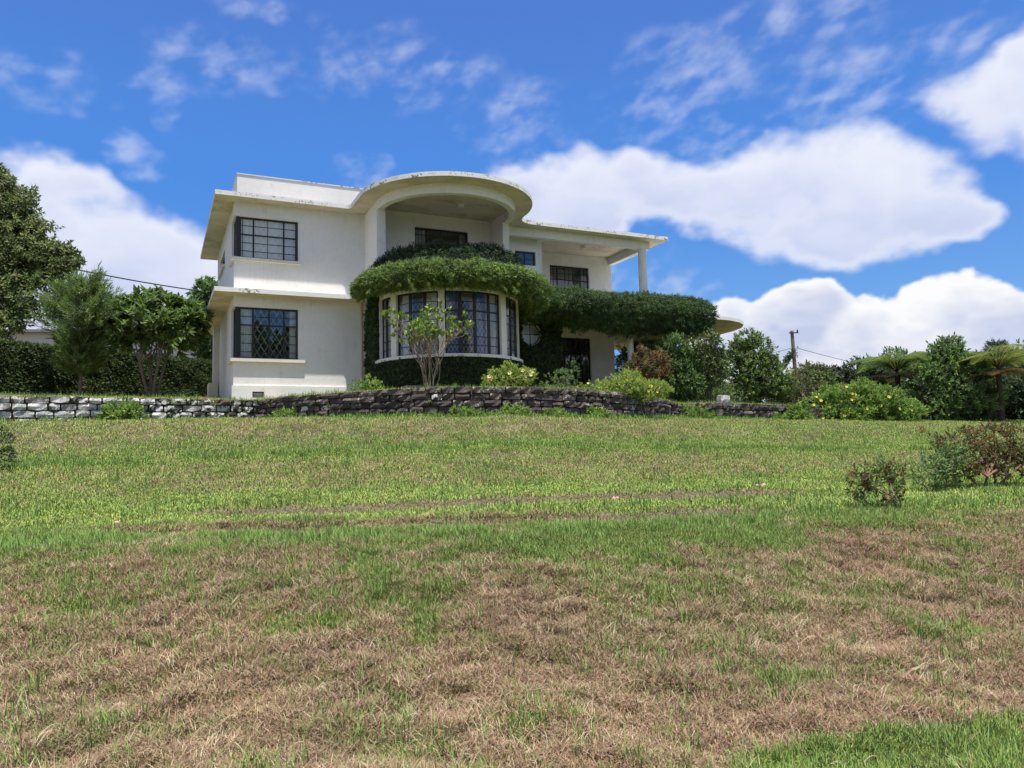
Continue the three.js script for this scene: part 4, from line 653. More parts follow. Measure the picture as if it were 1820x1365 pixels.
plant('dark_tree', 'small dark tree with purplish leaves right of the utility pole', 'tree', at(14.6, -35), { blobs: [[0, 1.5, 0, 0.6, 0.45, 0.5], [-0.45, 1.85, 0, 0.4, 0.35, 0.4], [0.5, 1.75, 0, 0.5, 0.4, 0.4], [1.0, 1.3, 0, 0.6, 0.6, 0.5], [1.6, 1.1, 0, 0.6, 0.7, 0.5]], n: 650, geo: G.big, pal: [[0.035, 0.03, 0.022], [0.05, 0.045, 0.025], [0.04, 0.055, 0.022]], trunk: 0.05, stems: 4, twigs: 2, splay: 0.3, opts: { gap: 0.4 } });
{ const b = [[-0.2, 0.75, 0, 1.1, 0.75, 0.8], [-1.2, 0.5, 0.1, 0.9, 0.6, 0.7], [1.0, 0.65, 0, 1.0, 0.75, 0.75], [1.8, 0.4, 0.1, 0.8, 0.55, 0.6], [0.5, 1.2, -0.2, 0.6, 0.45, 0.5], [-0.6, 1.15, -0.2, 0.55, 0.4, 0.5], [-1.9, 0.35, 0.1, 0.55, 0.4, 0.5], [1.5, 0.95, -0.1, 0.45, 0.4, 0.4], [-0.4, 0.25, 0.6, 1.6, 0.35, 0.35]], t = plant('allamanda_bush', 'large bright bush dotted with yellow flowers at the end of the wall', 'bush', at(13.2, -29.6, -0.1), { blobs: b, n: 4400, geo: G.mid, pal: PAL.bright, trunk: 0.03, stems: 6, twigs: 2, opts: { gap: 0.38, s: [0.6, 1.1], up: 0.6 } }); flowers(t, b, 60, YELLOW, 0.07, [[1, 1, 1]]); }
plant('bushy_tree', 'tall dense bushy tree between the two tree ferns', 'tree', at(18.25, -31.6), { blobs: [[0, 1.3, 0, 1.2, 1.2, 1], [-0.1, 2.4, 0, 0.85, 0.75, 0.7], [0.15, 3.05, 0, 0.5, 0.45, 0.45], [0.75, 2.0, 0, 0.8, 0.9, 0.7], [-0.8, 1.7, 0, 0.75, 0.9, 0.7], [0.75, 2.75, 0, 0.45, 0.4, 0.4], [0.9, 0.9, 0.2, 0.9, 0.9, 0.8], [-0.7, 0.7, 0.2, 0.9, 0.8, 0.8]], n: 4000, geo: G.mid, pal: [...PAL.mid, ...PAL.bright, ...PAL.olive, ...PAL.mid], trunk: 0.09, stems: 3, twigs: 2, opts: { gap: 0.36, s: [0.8, 1.5] } });
for (const [x, z, sc, label, pal] of [[16.2, -35.5, 1.0, 'tall dark hedge tree standing behind the left tree fern', PAL.dark], [20.3, -34.5, 0.9, 'dark green tree filling the gap behind the right tree fern', PAL.dark], [22.8, -33.5, 0.85, 'broad dark tree at the right edge beyond the right tree fern', PAL.dark], [23.6, -36.5, 1.25, 'taller blue green tree at the far right edge', PAL.blue], [19.6, -38.5, 1.15, 'pale leafy tree just behind the tall bushy tree', PAL.mid], [13.6, -35, 0.72, 'olive bush behind the yellow flowering bush', PAL.olive], [26, -36, 1.5, 'dark tree just outside the right edge', PAL.dark], [6.9, -38.5, 1.2, 'leafy tree seen through the gap under the right terrace', PAL.mid], [9.6, -40, 1.1, 'leafy tree far behind the rounded canopy end', PAL.mid]])
  plant('background_tree', label, 'tree', at(x, z), { blobs: [[0, 1.2 * sc, 0, 1.3 * sc, 1.2 * sc, 1.1], [0.9 * sc, 1.7 * sc, 0, 0.9 * sc, 0.9 * sc, 0.8], [-0.9 * sc, 1.5 * sc, 0, 0.9 * sc, 0.9 * sc, 0.8], [0.1, 2.2 * sc, 0, 0.8 * sc, 0.7 * sc, 0.7], [0.4, 0.6, 0.3, 1.3, 0.7, 0.9]], n: 2100, geo: G.mid, pal, trunk: 0.09, stems: 2, opts: { gap: 0.36, s: [0.9, 1.6] } });
plant('slim_tree', 'slim pale tree between the bushy tree and right tree fern', 'tree', at(19.4, -33), { blobs: [[0, 2.7, 0, 0.35, 0.4, 0.3], [0.1, 2.25, 0, 0.4, 0.35, 0.3]], n: 200, geo: G.mid, pal: PAL.mid, trunk: 0.04, stems: 2, opts: { gap: 0.36 } });
// conifers far right
for (const [x, z, h, label] of [[27.6, -46, 2.9, 'feathery conifer left of the darkest conifer at far right'], [29.6, -46, 3.8, 'darkest and tallest pointed conifer at far right'], [32.6, -47, 2.9, 'small pointed conifer nearest the right edge']]) {
  const t = thing('conifer', label, 'conifer', at(x, z)); part('trunk', tube([new THREE.Vector3(0, -0.2, 0), new THREE.Vector3(0.05, h, 0)], 0.1, 0.015, 6, 4), BARK, t);
  const it = []; for (let i = 0; i < 700; i++) { const q = R(), y = lerp(0.6, h, q), r = (1 - q) * 1.15 * Math.sqrt(R()) * (0.6 + 0.5 * vn(y * 3, i % 7, 0)) + 0.05, a = R() * 6.28; it.push({ p: new THREE.Vector3(Math.cos(a) * r, y, Math.sin(a) * r), d: new THREE.Vector3(Math.cos(a), 0.5, Math.sin(a)), s: rr(1, 1.7), c: tone([[0.04, 0.06, 0.035], [0.05, 0.075, 0.04]], 0.25) }); }
  scatter('crown', t, G.needle, LEAF, it);
}
// ---------------------------------------------------------------- tree ferns: every frond a part
function frondGeo(L, arch, pinnae, wide, col, seed) {
  const q = mulberry(seed), pos = [], cl = [], C = new THREE.CatmullRomCurve3([new THREE.Vector3(0, 0, 0), new THREE.Vector3(L * 0.3, L * arch, 0), new THREE.Vector3(L * 0.65, L * arch * 1.05, 0), new THREE.Vector3(L, L * (arch * 0.35 - 0.02), 0)]);
  for (let i = 1; i <= pinnae; i++) {
    const t = 0.1 + 0.9 * i / pinnae, p = C.getPointAt(Math.min(t, 0.995)), d = C.getTangentAt(Math.min(t, 0.995)), w = wide * Math.sin(Math.PI * Math.pow(t, 0.8) * 0.97) + 0.03;
    for (const s of [-1, 1]) for (let k = 0; k < 3; k++) { // a pinna as three toothed blades
      const o = p.clone().addScaledVector(new THREE.Vector3(0, -0.16, s), w * k * 0.3), dir = new THREE.Vector3(d.x * 0.45, d.y * 0.4 - 0.3, s).normalize();
      addLeaf(pos, cl, o, dir, YUP, w * 0.5, L * 0.72 / pinnae * (1.15 - k * 0.25), col.map((c) => c * (0.8 + q() * 0.4)), 0.1, 0.2);
    }
  }
  const r = tube(C.getPoints(6), 0.02, 0.005, 4, 8); r.setAttribute('color', new THREE.Float32BufferAttribute(new Float32Array(r.attributes.position.count * 3).map((_, i) => [0.09, 0.07, 0.03][i % 3]), 3));
  return merge([geoFrom(pos, cl), r]);
}
const FERN = leafMat({ roughness: 1, specularIntensity: 0.15, transmission: 0.5 });
function treeFern(label, x, z, top0, L, n, cols, dead, tilt) {
  const h = top0 - gy(x, z), t = thing('tree_fern', label, 'tree fern', at(x, z)), top = new THREE.Vector3(0.05, h, 0);
  part('trunk', tube([new THREE.Vector3(0, -0.2, 0), new THREE.Vector3(0.05, h * 0.5, 0.03), top], 0.13, 0.1, 10), std({ map: barkTex, color: rgb(0.5, 0.42, 0.38), roughness: 1 }), t);
  for (let i = 0; i < n; i++) { const f = part('frond', frondGeo(L * rr(0.85, 1.1), rr(0.16, 0.34), 34, L * 0.25, pick(cols), i + 3), FERN, t); f.position.copy(top); f.rotation.set(rr(-0.15, 0.15), i / n * 6.283 + rr(-0.15, 0.15), tilt + rr(-0.1, 0.12)); }
  for (let i = 0; i < 7; i++) { const f = part('frond', frondGeo(L * rr(0.7, 0.95), 0.06, 20, L * 0.2, pick(dead), i + 40), FERN, t); f.position.copy(top).y -= 0.08; f.rotation.set(0, i / 7 * 6.283 + 0.4, -0.16 + rr(-0.1, 0.05)); }
}
treeFern('dark-trunked tree fern behind the yellow flowering bush', 16.75, -33, 3.1, 1.95, 19, [[0.12, 0.19, 0.045], [0.15, 0.22, 0.05]], [[0.13, 0.09, 0.045], [0.09, 0.07, 0.04]], 0.12);
treeFern('golden green tree fern on a tall trunk near the right edge', 19.75, -30.8, 2.95, 1.75, 19, [[0.22, 0.27, 0.05], [0.18, 0.24, 0.045]], [[0.24, 0.15, 0.04], [0.19, 0.12, 0.04]], 0.04);
// tall flower stalks standing above the ferns
for (const [x, z, h, label] of [[14.6, -34.5, 2.5, 'thin dry stalk above the yellow bush, leftmost of the stalks'], [15.5, -34.2, 2.9, 'thin dry stalk above the left edge of the tree fern'], [16.3, -34.6, 3.1, 'tall dry stalk standing over the middle of the tree fern'], [17, -34.6, 3.0, 'tall dry stalk over the right half of the tree fern']]) {
  const t = thing('dry_stalk', label, 'plant stalk', at(x, z)); part('stem', tube([new THREE.Vector3(0, -0.1, 0), new THREE.Vector3(0.04, h * 0.6, 0), new THREE.Vector3(0.02, h, 0)], 0.014, 0.006, 5, 5), BARK, t);
  scatter('seed_head', t, G.small, LEAF, Array.from({ length: 14 }, (_, i) => ({ p: new THREE.Vector3(0.02 + rr(-0.03, 0.03), h - i * 0.06, rr(-0.03, 0.03)), d: onSphere().addScaledVector(YUP, 1), s: 0.5, c: [0.1, 0.08, 0.05] })));
}

// ---------------------------------------------------------------- shrubs on the lawn at right
plant('lawn_shrub', 'small green shrub on the lawn, left of the larger reddish shrub', 'shrub', at(4.58, -9.75, -0.02), { blobs: [[-0.05, 0.42, 0, 0.16, 0.14, 0.14], [0.12, 0.5, 0, 0.14, 0.1, 0.12], [0.26, 0.45, 0, 0.12, 0.12, 0.12], [-0.2, 0.36, 0, 0.12, 0.13, 0.12], [0.05, 0.25, 0.05, 0.25, 0.15, 0.2]], n: 120, geo: G.small, pal: [...PAL.mid, ...PAL.red], trunk: 0.012, stems: 7, twigs: 1, splay: 0.13, bark: PALEBARK, opts: { gap: 0.3, s: [0.7, 1.1], up: 0.8 } });
plant('lawn_shrub', 'wide reddish shrub with open crooked branches on the right of the lawn', 'shrub', at(7.75, -12.6, -0.03), { blobs: [[-0.75, 0.72, 0, 0.3, 0.22, 0.25], [-0.3, 0.75, 0, 0.32, 0.2, 0.3], [0.15, 0.8, 0, 0.35, 0.2, 0.3], [0.6, 0.75, 0, 0.35, 0.24, 0.3], [0.85, 0.45, 0, 0.3, 0.3, 0.3], [-0.5, 0.4, 0.1, 0.3, 0.25, 0.25], [0.35, 0.45, 0, 0.35, 0.25, 0.3], [1.15, 0.65, 0, 0.3, 0.25, 0.3]], n: 760, geo: G.small, pal: PAL.red, trunk: 0.026, stems: 4, twigs: 2, splay: 0.16, bark: REDBARK, opts: { gap: 0.36, s: [0.6, 1.05], up: 0.5 } });
plant('lawn_shrub', 'grassy twiggy shrub tucked against the left of the reddish shrub', 'shrub', at(6.75, -12.3, -0.03), { blobs: [[0, 0.3, 0, 0.3, 0.28, 0.25], [0.25, 0.45, 0, 0.2, 0.2, 0.2]], n: 120, geo: G.narrow, pal: PAL.mid, trunk: 0.012, stems: 5, twigs: 1, bark: PALEBARK, opts: { gap: 0.35, s: [0.5, 0.9], up: 1 } });

const HGREEN = [[0.06, 0.1, 0.03], [0.08, 0.125, 0.036], [0.045, 0.075, 0.024]];
// ---------------------------------------------------------------- left side: hedge, trees, palm
{
  const t = thing('boundary_hedge', 'long dark clipped hedge running back along the left boundary', 'hedge', [-16.4, 2.6, -31]), it = [], P0 = new THREE.Vector3(-18.4, 0, -24), P1 = new THREE.Vector3(-14.2, 0, -38.5), dl = P1.clone().sub(P0), n = new THREE.Vector3(-dl.z, 0, dl.x).normalize();
  const hT = (s) => lerp(1.72, 1.4, s), core = [];
  for (let k = 0; k < 14; k++) { const s = (k + 0.5) / 14, p = P0.clone().addScaledVector(dl, s), g = gy(p.x, p.z); for (let j = 0; j < 2; j++) core.push(tube([new THREE.Vector3(p.x + rr(-0.3, 0.3), g - 0.1, p.z + rr(-0.3, 0.3)).sub(t.position), new THREE.Vector3(p.x + rr(-0.3, 0.3), g + hT(s) * 0.8, p.z + rr(-0.3, 0.3)).sub(t.position)], 0.04, 0.015, 5, 3)); }
  part('stem', core, BARK, t).userData.kind = 'stuff';
  for (let i = 0; i < 17000; i++) {
    const s = R(), p = P0.clone().addScaledVector(dl, s), g = gy(p.x, p.z), topF = R() < 0.3, y = topF ? 1 : R(), side = topF ? rr(-1, 1) : R() < 0.72 ? 1 : rr(-0.6, 1), bulge = 0.75 + 0.5 * fbm(s * 30, y * 4, side, 3);
    p.addScaledVector(n, side * 0.62 * bulge * (topF ? 1 : 1 - 0.2 * y)); p.y = g + hT(s) * y * (topF ? 0.94 + 0.12 * fbm(s * 40, side * 2, 3, 3) : 1);
    it.push({ p, d: n.clone().multiplyScalar(side * (topF ? 0.3 : 1)).addScaledVector(YUP, topF ? 1 : 0.3).addScaledVector(onSphere(), 0.6), s: rr(0.8, 1.3), c: tone(HGREEN, 0.35) });
  }
  scatter('foliage', t, G.mid, LEAF, it, t.position);
}
{ // big tree at the left edge; its crown is dark and hangs low
  const big = spray(9, { len: 0.14, w: 0.08, twig: 0.26, cols: W3, seed: 19, droop: 0.45, spread: 1.3 });
  plant('edge_tree', 'large dark leafy tree cut off by the left edge', 'tree', at(-23.7, -29.6), { blobs: [[1.9, 5.6, 0, 1.9, 1.7, 1.7], [2.1, 7.3, 0, 1.3, 1.3, 1.3], [1.8, 8.3, 0, 0.85, 0.75, 0.8], [3.8, 5.4, 0.2, 1.15, 0.6, 0.9], [3.3, 6.3, 0, 1.0, 0.55, 0.9], [2.8, 4.4, 0.4, 1.3, 0.8, 1.1], [2.3, 3.4, 0.6, 1.2, 0.9, 1], [0, 5.4, 0, 1.8, 2, 1.6], [0.4, 7.4, 0, 1.3, 1.4, 1.3], [3.5, 4.8, 0.3, 0.8, 0.5, 0.7], [2.0, 2.6, 1, 1.3, 0.8, 0.9], [0.4, 3.2, 0.5, 1.5, 1.2, 1.2], [1.5, 2.1, 1.1, 1.0, 0.7, 0.8], [2.8, 2.9, 0.8, 0.8, 0.6, 0.7], [3.3, 2.4, 1, 0.8, 0.6, 0.7], [4.0, 3.2, 0.8, 0.7, 0.6, 0.6], [3.6, 3.8, 0.6, 0.9, 0.7, 0.7], [4.4, 4.3, 0.4, 0.7, 0.5, 0.6], [4.7, 5.1, 0.2, 0.8, 0.45, 0.6]].map(([x, ...q]) => [x + 1.1, ...q]), n: 7600, geo: big, pal: [[0.11, 0.165, 0.045], [0.145, 0.2, 0.055], [0.08, 0.12, 0.035], [0.2, 0.235, 0.08]], trunk: 0.2, stems: 1, twigs: 3, splay: 0.3, opts: { gap: 0.455, gapScale: 1.3, s: [0.8, 1.5], rand: 1 } });
}
{ const t = thing('palm_tree', 'palm fronds showing behind the large tree at left', 'palm', at(-22.6, -33.2)), top = new THREE.Vector3(0, 5.9, 0);
  part('trunk', tube([new THREE.Vector3(0, -0.2, 0), new THREE.Vector3(0.1, 3, 0), top], 0.16, 0.12, 8), BARK, t);
  for (let i = 0; i < 13; i++) { const f = part('frond', frondGeo(rr(2.2, 2.7), 0.22, 26, 0.62, [0.045, 0.06, 0.03], i + 71), LEAF, t); f.position.copy(top); f.rotation.set(rr(-0.2, 0.2), i / 13 * 6.283, rr(-0.3, 0.65)); } }
{ const t = thing('feathery_tree', 'light green feathery conifer standing before the left hedge', 'conifer', at(-15.1, -26.4)); // drooping sprays on level boughs
  const br = [tube([new THREE.Vector3(0, -0.2, 0), new THREE.Vector3(0.05, 2, 0), new THREE.Vector3(0.1, 3.9, 0)], 0.07, 0.02, 7)], it = [];
  for (let k = 0; k < 48; k++) { const y = lerp(0.9, 3.95, k / 48), low = y < 1.9, a = k * 2.4 + R(), L = (low ? 0.5 : 1.15 - 0.55 * sstep(2.9, 3.9, y)) * rr(0.75, 1.15), d = new THREE.Vector3(Math.cos(a), 0.28, Math.sin(a)), o = new THREE.Vector3(0.03, y, 0), e = o.clone().addScaledVector(d, L);
    br.push(tube([o, o.clone().lerp(e, 0.5).add(new THREE.Vector3(0, 0.07, 0)), e], 0.02, 0.006, 4, 4));
    for (let j = 0; j < 36; j++) { const t2 = rr(0.1, 1.05); it.push({ p: o.clone().lerp(e, t2).add(onSphere().multiplyScalar(0.2)), d: d.clone().add(new THREE.Vector3(0, 0.5, 0)).addScaledVector(onSphere(), 0.6), s: rr(0.9, 1.5), c: tone([[0.14, 0.22, 0.05], [0.18, 0.26, 0.06], [0.1, 0.165, 0.042]], 0.2) }); } }
  part('trunk', br, BARK, t); scatter('crown', t, G.needle, LEAF, it); }
plant('umbrella_tree', 'broad-leaved tree with several stems between the conifer and the house', 'tree', at(-12.85, -27), { blobs: [[-0.7, 3.0, 0, 0.75, 0.5, 0.7], [0, 3.25, 0, 0.75, 0.45, 0.7], [0.65, 3.05, 0, 0.7, 0.45, 0.6], [-1.15, 2.5, 0, 0.6, 0.5, 0.6], [0.15, 2.6, 0.2, 0.95, 0.5, 0.8], [1.15, 2.55, 0, 0.6, 0.5, 0.6], [0.95, 2.05, 0, 0.55, 0.35, 0.5], [-0.75, 1.85, 0, 0.5, 0.3, 0.5], [1.5, 2.9, 0, 0.4, 0.35, 0.4]], n: 820, geo: G.broad, pal: [[0.12, 0.2, 0.045], [0.16, 0.25, 0.06], [0.09, 0.15, 0.038]], trunk: 0.065, stems: 4, twigs: 1, splay: 0.26, opts: { gap: 0.36, up: 0.9, s: [0.7, 1.15] } });
plant('far_tree', 'leafy tree just visible behind the left corner of the house', 'tree', at(-15.6, -39), { blobs: [[0, 4.2, 0, 1, 1.2, 0.9], [0, 5.2, 0, 0.7, 0.8, 0.7], [-0.2, 2.9, 0, 0.8, 1.0, 0.8], [0.1, 1.8, 0, 0.5, 0.6, 0.5]], n: 800, geo: G.broad, pal: PAL.mid, trunk: 0.12, stems: 1, twigs: 2, opts: { gap: 0.36, s: [0.7, 1.1] } });
plant('edge_bush', 'dark bush at the left edge in front of the pale wall', 'bush', at(-9.95, -14.5), { blobs: [[0, 0.35, 0, 0.35, 0.4, 0.35], [-0.3, 0.5, 0, 0.4, 0.5, 0.4]], n: 260, geo: G.small, pal: PAL.dark, trunk: 0.02, stems: 3, opts: { gap: 0.3 } });
{ const t = plant('wall_bush', 'green weedy bush growing at the foot of the pale wall', 'weed', at(...((p) => [p.x, p.z])(uvh(-3.15, -3.15, 0))), { blobs: [[0, 0.22, 0, 0.35, 0.22, 0.25], [-0.25, 0.12, 0, 0.25, 0.15, 0.2], [0.3, 0.12, 0, 0.25, 0.15, 0.2]], n: 170, geo: G.mid, pal: PAL.bright, trunk: 0.01, stems: 4, opts: { gap: 0.28, up: 1 } }); }
// ---------------------------------------------------------------- pole, wires, neighbouring house, stone block
{
  const x = 15, z = -40, y0 = gy(x, z), t = thing('utility_pole', 'weathered wooden utility pole behind the garden shrubs', 'utility pole', [x, y0, z]), H = 6.12 - y0;
  part('shaft', tube([new THREE.Vector3(0.05, -0.3, 0), new THREE.Vector3(-0.05, H, 0)], 0.12, 0.085, 10, 4), std({ map: barkTex, color: rgb(1.6, 1.6, 1.55), roughness: 1 }), t);
  part('bracket', [new THREE.BoxGeometry(0.5, 0.05, 0.05).translate(0, H - 0.12, 0.1), new THREE.CylinderGeometry(0.035, 0.045, 0.14, 8).translate(0.2, H - 0.03, 0.1)], M.iron, t);
  part('insulator', new THREE.CylinderGeometry(0.04, 0.05, 0.12, 8).translate(0.1, H - 0.95, 0.1), M.lamp, t);
  const c = thing('pole_creeper', 'dark vine climbing the utility pole and leaning to its left', 'vine', [x - 0.5, y0, z]), it = [];
  for (let i = 0; i < 420; i++) { const q = R(), r = 0.22 * Math.sqrt(R()); it.push({ p: new THREE.Vector3(lerp(-0.75, 0.55, q) + rr(-1, 1) * r, lerp(H - 2.6, H - 1.05, q) + rr(-1, 1) * r, rr(-1, 1) * r), d: onSphere(), s: rr(0.8, 1.3), c: tone(PAL.dark, 0.3) }); }
  part('stem', tube([new THREE.Vector3(-1.0, -0.1, 0), new THREE.Vector3(-0.75, H - 2.6, 0), new THREE.Vector3(0.5, H - 1.1, 0)], 0.03, 0.02, 5), BARK, c); scatter('foliage', c, G.small, LEAF, it);
}
function wire(label, a, b, sag, r) { const p = []; for (let i = 0; i <= 16; i++) { const t = i / 16; p.push(new THREE.Vector3(...a).lerp(new THREE.Vector3(...b), t).add(new THREE.Vector3(0, -sag * 4 * t * (1 - t), 0))); } const o = new THREE.Vector3(...a); tag(part(numbered('overhead_wire'), tube(p.map((q) => q.sub(o)), r, r, 6, 32), M.iron, scene), label, 'wire').position.copy(o); }
wire('thick black overhead cable from the left tree to the house corner', [-20.6, 8.75, -31], [-14.9, 8.75, -39.4], 0.14, 0.03);
wire('thin overhead wire lower on the left behind the feathery tree', [-24, 7.6, -34], [-14, 6.2, -44], 0.3, 0.012);
wire('second thin wire showing between tree and house below the canopy', [-24, 6.4, -40], [-15.5, 5.9, -46], 0.25, 0.014);
wire('thin wire leaving the utility pole towards the right', [15.1, 5.2, -39.9], [24, 3.3, -40], 0.25, 0.013);
wire('thin wire from the utility pole back to the house', [14.9, 5.2, -39.9], [7, 4.6, -39], 0.35, 0.013);
{
  const t = thing('neighbour_house', 'pale grey house with a low roof half hidden behind the left hedge', 'house', [-30, 4.2, -55], 0.12), wallM = std({ color: rgb(0.42, 0.42, 0.44), roughness: 0.9 }), b = (w, h, d, x, y, z) => boxUV(new THREE.BoxGeometry(w, h, d).translate(x, y, z));
  part('wall', b(13.5, 5.6, 7, 0.2, 2.6, -3.5), wallM, t); part('roof', b(14.2, 0.2, 8, 0.1, 5.5, -3.4), std({ color: rgb(0.16, 0.16, 0.17), roughness: 0.8 }), t);
  part('wing', b(3.2, 4.1, 3, 7.2, 2, 0.2), wallM, t); part('wing_roof', b(3.6, 0.16, 3.6, 7.2, 4.1, 0.2), std({ color: rgb(0.1, 0.1, 0.11), roughness: 0.8 }), t);
  for (const [x, y] of [[-3.9, 4.1], [1.4, 4.0], [7.3, 2.9]]) { const f = part('window', [b(1.5, 0.9, 0.06, x, y, x > 6 ? 1.72 : 0.03)], std({ color: rgb(0.6, 0.6, 0.62) }), t); for (const s of [-1, 0, 1]) part('pane', new THREE.BoxGeometry(0.42, 0.74, 0.02).translate(x + s * 0.48, y, x > 6 ? 1.765 : 0.075), std({ color: rgb(0.04, 0.05, 0.07), roughness: 0.15 }), f); }
}
{ const p = uvh(17.5, -3.55, 0), y = gy(p.x, p.z), t = thing('stone_block', 'small white lichened stone block standing on the low wall', 'stone block', [p.x, y - 0.05, p.z], 0.4), g = stoneGeo[3].clone().scale(0.42, 0.36, 0.3).translate(0, 0.2, 0); part('block', g, PALE[0], t); }

// ---------------------------------------------------------------- trees on the far side of the lawn: the house windows mirror them
for (const [x, z, s, label] of [[10, 15, 1.75, 'tall tree down the slope mirrored in the house windows, tallest of the three'], [2, 19, 1.4, 'tree down the slope mirrored in the house windows, middle one'], [19, 12, 1.6, 'tree down the slope mirrored in the house windows, outermost one']])
  plant('lower_tree', label, 'tree', [x, hFront(x, z), z], { blobs: [[0, 5 * s, 0, 3.2 * s, 2.6 * s, 3 * s], [1.8 * s, 6.6 * s, 0, 2 * s, 2 * s, 2 * s], [-1.8 * s, 6 * s, 0.5, 2.2 * s, 2 * s, 2 * s], [0, 7.6 * s, 0, 1.8 * s, 1.6 * s, 1.8 * s], [0.5, 3 * s, 1, 2.2 * s, 1.5 * s, 2 * s]], n: 2200, geo: spray(9, { len: 0.5, w: 0.3, twig: 0.5, cols: W3, seed: 23, spread: 1.3 }), pal: PAL.mid, trunk: 0.3, twigs: 2, opts: { gap: 0.38, gapScale: 0.4 } });

// ---------------------------------------------------------------- grass: green blades, dry thatch, taller tufts
function bladeGeo(n, { h = [0.05, 0.1], w = 0.004, rad = 0.05, lean = 0.5, cols, seed, flat = 0 }) {
  const q = mulberry(seed), pos = [], col = [], rnd = (a, b) => a + (b - a) * q();
  for (let i = 0; i < n; i++) {
    const a = q() * 6.283, r = Math.sqrt(q()) * rad, x = Math.cos(a) * r, z = Math.sin(a) * r, L = rnd(...h), b = q() * 6.283, l = flat ? rnd(1.05, 1.5) : Math.abs(lean * (q() + q() - 0.6)) + 0.08;
    const d1 = [Math.cos(b) * Math.sin(l * 0.7), Math.cos(l * 0.7), Math.sin(b) * Math.sin(l * 0.7)], l2 = l * (flat ? 1.06 : 1.45), d2 = [Math.cos(b) * Math.sin(l2), Math.cos(l2), Math.sin(b) * Math.sin(l2)];
    const t = b + 1.57 + rnd(-0.5, 0.5), sx = Math.cos(t) * w * 0.5, sz = Math.sin(t) * w * 0.5, y0 = flat ? rnd(0.004, 0.03) : -0.01, c = cols[Math.floor(q() * cols.length)], k = rnd(0.75, 1.25);
    const p0 = [x, y0, z], p1 = [x + d1[0] * L * 0.55, y0 + d1[1] * L * 0.55, z + d1[2] * L * 0.55], p2 = [p1[0] + d2[0] * L * 0.45, Math.max(0.003, p1[1] + d2[1] * L * 0.45), p1[2] + d2[2] * L * 0.45];
    const A = [p0[0] - sx, p0[1], p0[2] - sz], B = [p0[0] + sx, p0[1], p0[2] + sz], C = [p1[0] + sx * 0.85, p1[1], p1[2] + sz * 0.85], D = [p1[0] - sx * 0.85, p1[1], p1[2] - sz * 0.85];
    for (const v of [A, B, C, A, C, D, D, C, p2]) { pos.push(...v); col.push(c[0] * k, c[1] * k, c[2] * k); }
  }
  return geoFrom(pos, col);
}
const GREENS = [[0.16, 0.26, 0.045], [0.21, 0.31, 0.06], [0.12, 0.21, 0.04], [0.26, 0.31, 0.09], [0.18, 0.23, 0.05]], STRAWS = [[0.3, 0.21, 0.115], [0.4, 0.31, 0.2], [0.21, 0.125, 0.07], [0.17, 0.085, 0.05], [0.5, 0.42, 0.3], [0.25, 0.165, 0.085], [0.19, 0.12, 0.065], [0.24, 0.155, 0.09], [0.1, 0.06, 0.04], [0.14, 0.085, 0.05], [0.22, 0.19, 0.07]], REDS = [[0.2, 0.1, 0.06], [0.27, 0.15, 0.09], [0.14, 0.07, 0.045], [0.34, 0.23, 0.15], [0.1, 0.055, 0.04]];
const GRASS = std({ vertexColors: true, roughness: 0.8 });
const LAYERS = {
  green: [0, 1, 2].map((s) => bladeGeo(11, { h: [0.035, 0.085], w: 0.0042, rad: 0.045, lean: 0.75, cols: GREENS, seed: 100 + s })), greenFar: [0, 1, 2].map((s) => bladeGeo(15, { h: [0.025, 0.07], w: 0.009, rad: 0.11, lean: 0.9, cols: [[0.21, 0.34, 0.055], [0.27, 0.39, 0.075], [0.17, 0.29, 0.05], [0.31, 0.37, 0.1], [0.22, 0.3, 0.065]], seed: 110 + s })),
  straw: [0, 1, 2, 3].map((s) => bladeGeo(18, { h: [0.025, 0.075], w: 0.003, rad: 0.06, cols: STRAWS, seed: 120 + s, flat: 1 })), strawUp: [0, 1].map((s) => bladeGeo(9, { h: [0.02, 0.05], w: 0.003, rad: 0.05, lean: 1.2, cols: STRAWS, seed: 130 + s })), strawFar: [0, 1, 2].map((s) => bladeGeo(15, { h: [0.03, 0.07], w: 0.008, rad: 0.11, lean: 1.2, cols: [[0.34, 0.28, 0.14], [0.27, 0.23, 0.1], [0.42, 0.34, 0.2], [0.22, 0.18, 0.08], [0.24, 0.15, 0.09], [0.3, 0.3, 0.11], [0.22, 0.26, 0.075]], seed: 140 + s })),
  red: [0, 1].map((s) => bladeGeo(18, { h: [0.025, 0.075], w: 0.003, rad: 0.06, cols: REDS, seed: 150 + s, flat: 1 })), tall: [0, 1].map((s) => bladeGeo(6, { h: [0.1, 0.21], w: 0.0065, rad: 0.03, lean: 0.45, cols: [[0.11, 0.21, 0.035], [0.15, 0.25, 0.05]], seed: 160 + s })), tallFar: [0, 1].map((s) => bladeGeo(8, { h: [0.09, 0.2], w: 0.011, rad: 0.07, lean: 0.5, cols: [[0.12, 0.22, 0.04], [0.16, 0.26, 0.05]], seed: 170 + s })),
};
LAYERS.strand = [0, 1, 2].map((s) => bladeGeo(4, { h: [0.06, 0.15], w: 0.003, rad: 0.07, cols: [[0.44, 0.37, 0.26], [0.32, 0.23, 0.13], [0.38, 0.29, 0.18]], seed: 180 + s, flat: 1 }));
const bags = Object.fromEntries(Object.entries(LAYERS).map(([k, v]) => [k, v.map(() => [])]));
const drop = (k, x, y, z, s, c) => pick(bags[k]).push([x, y, z, s, c]);
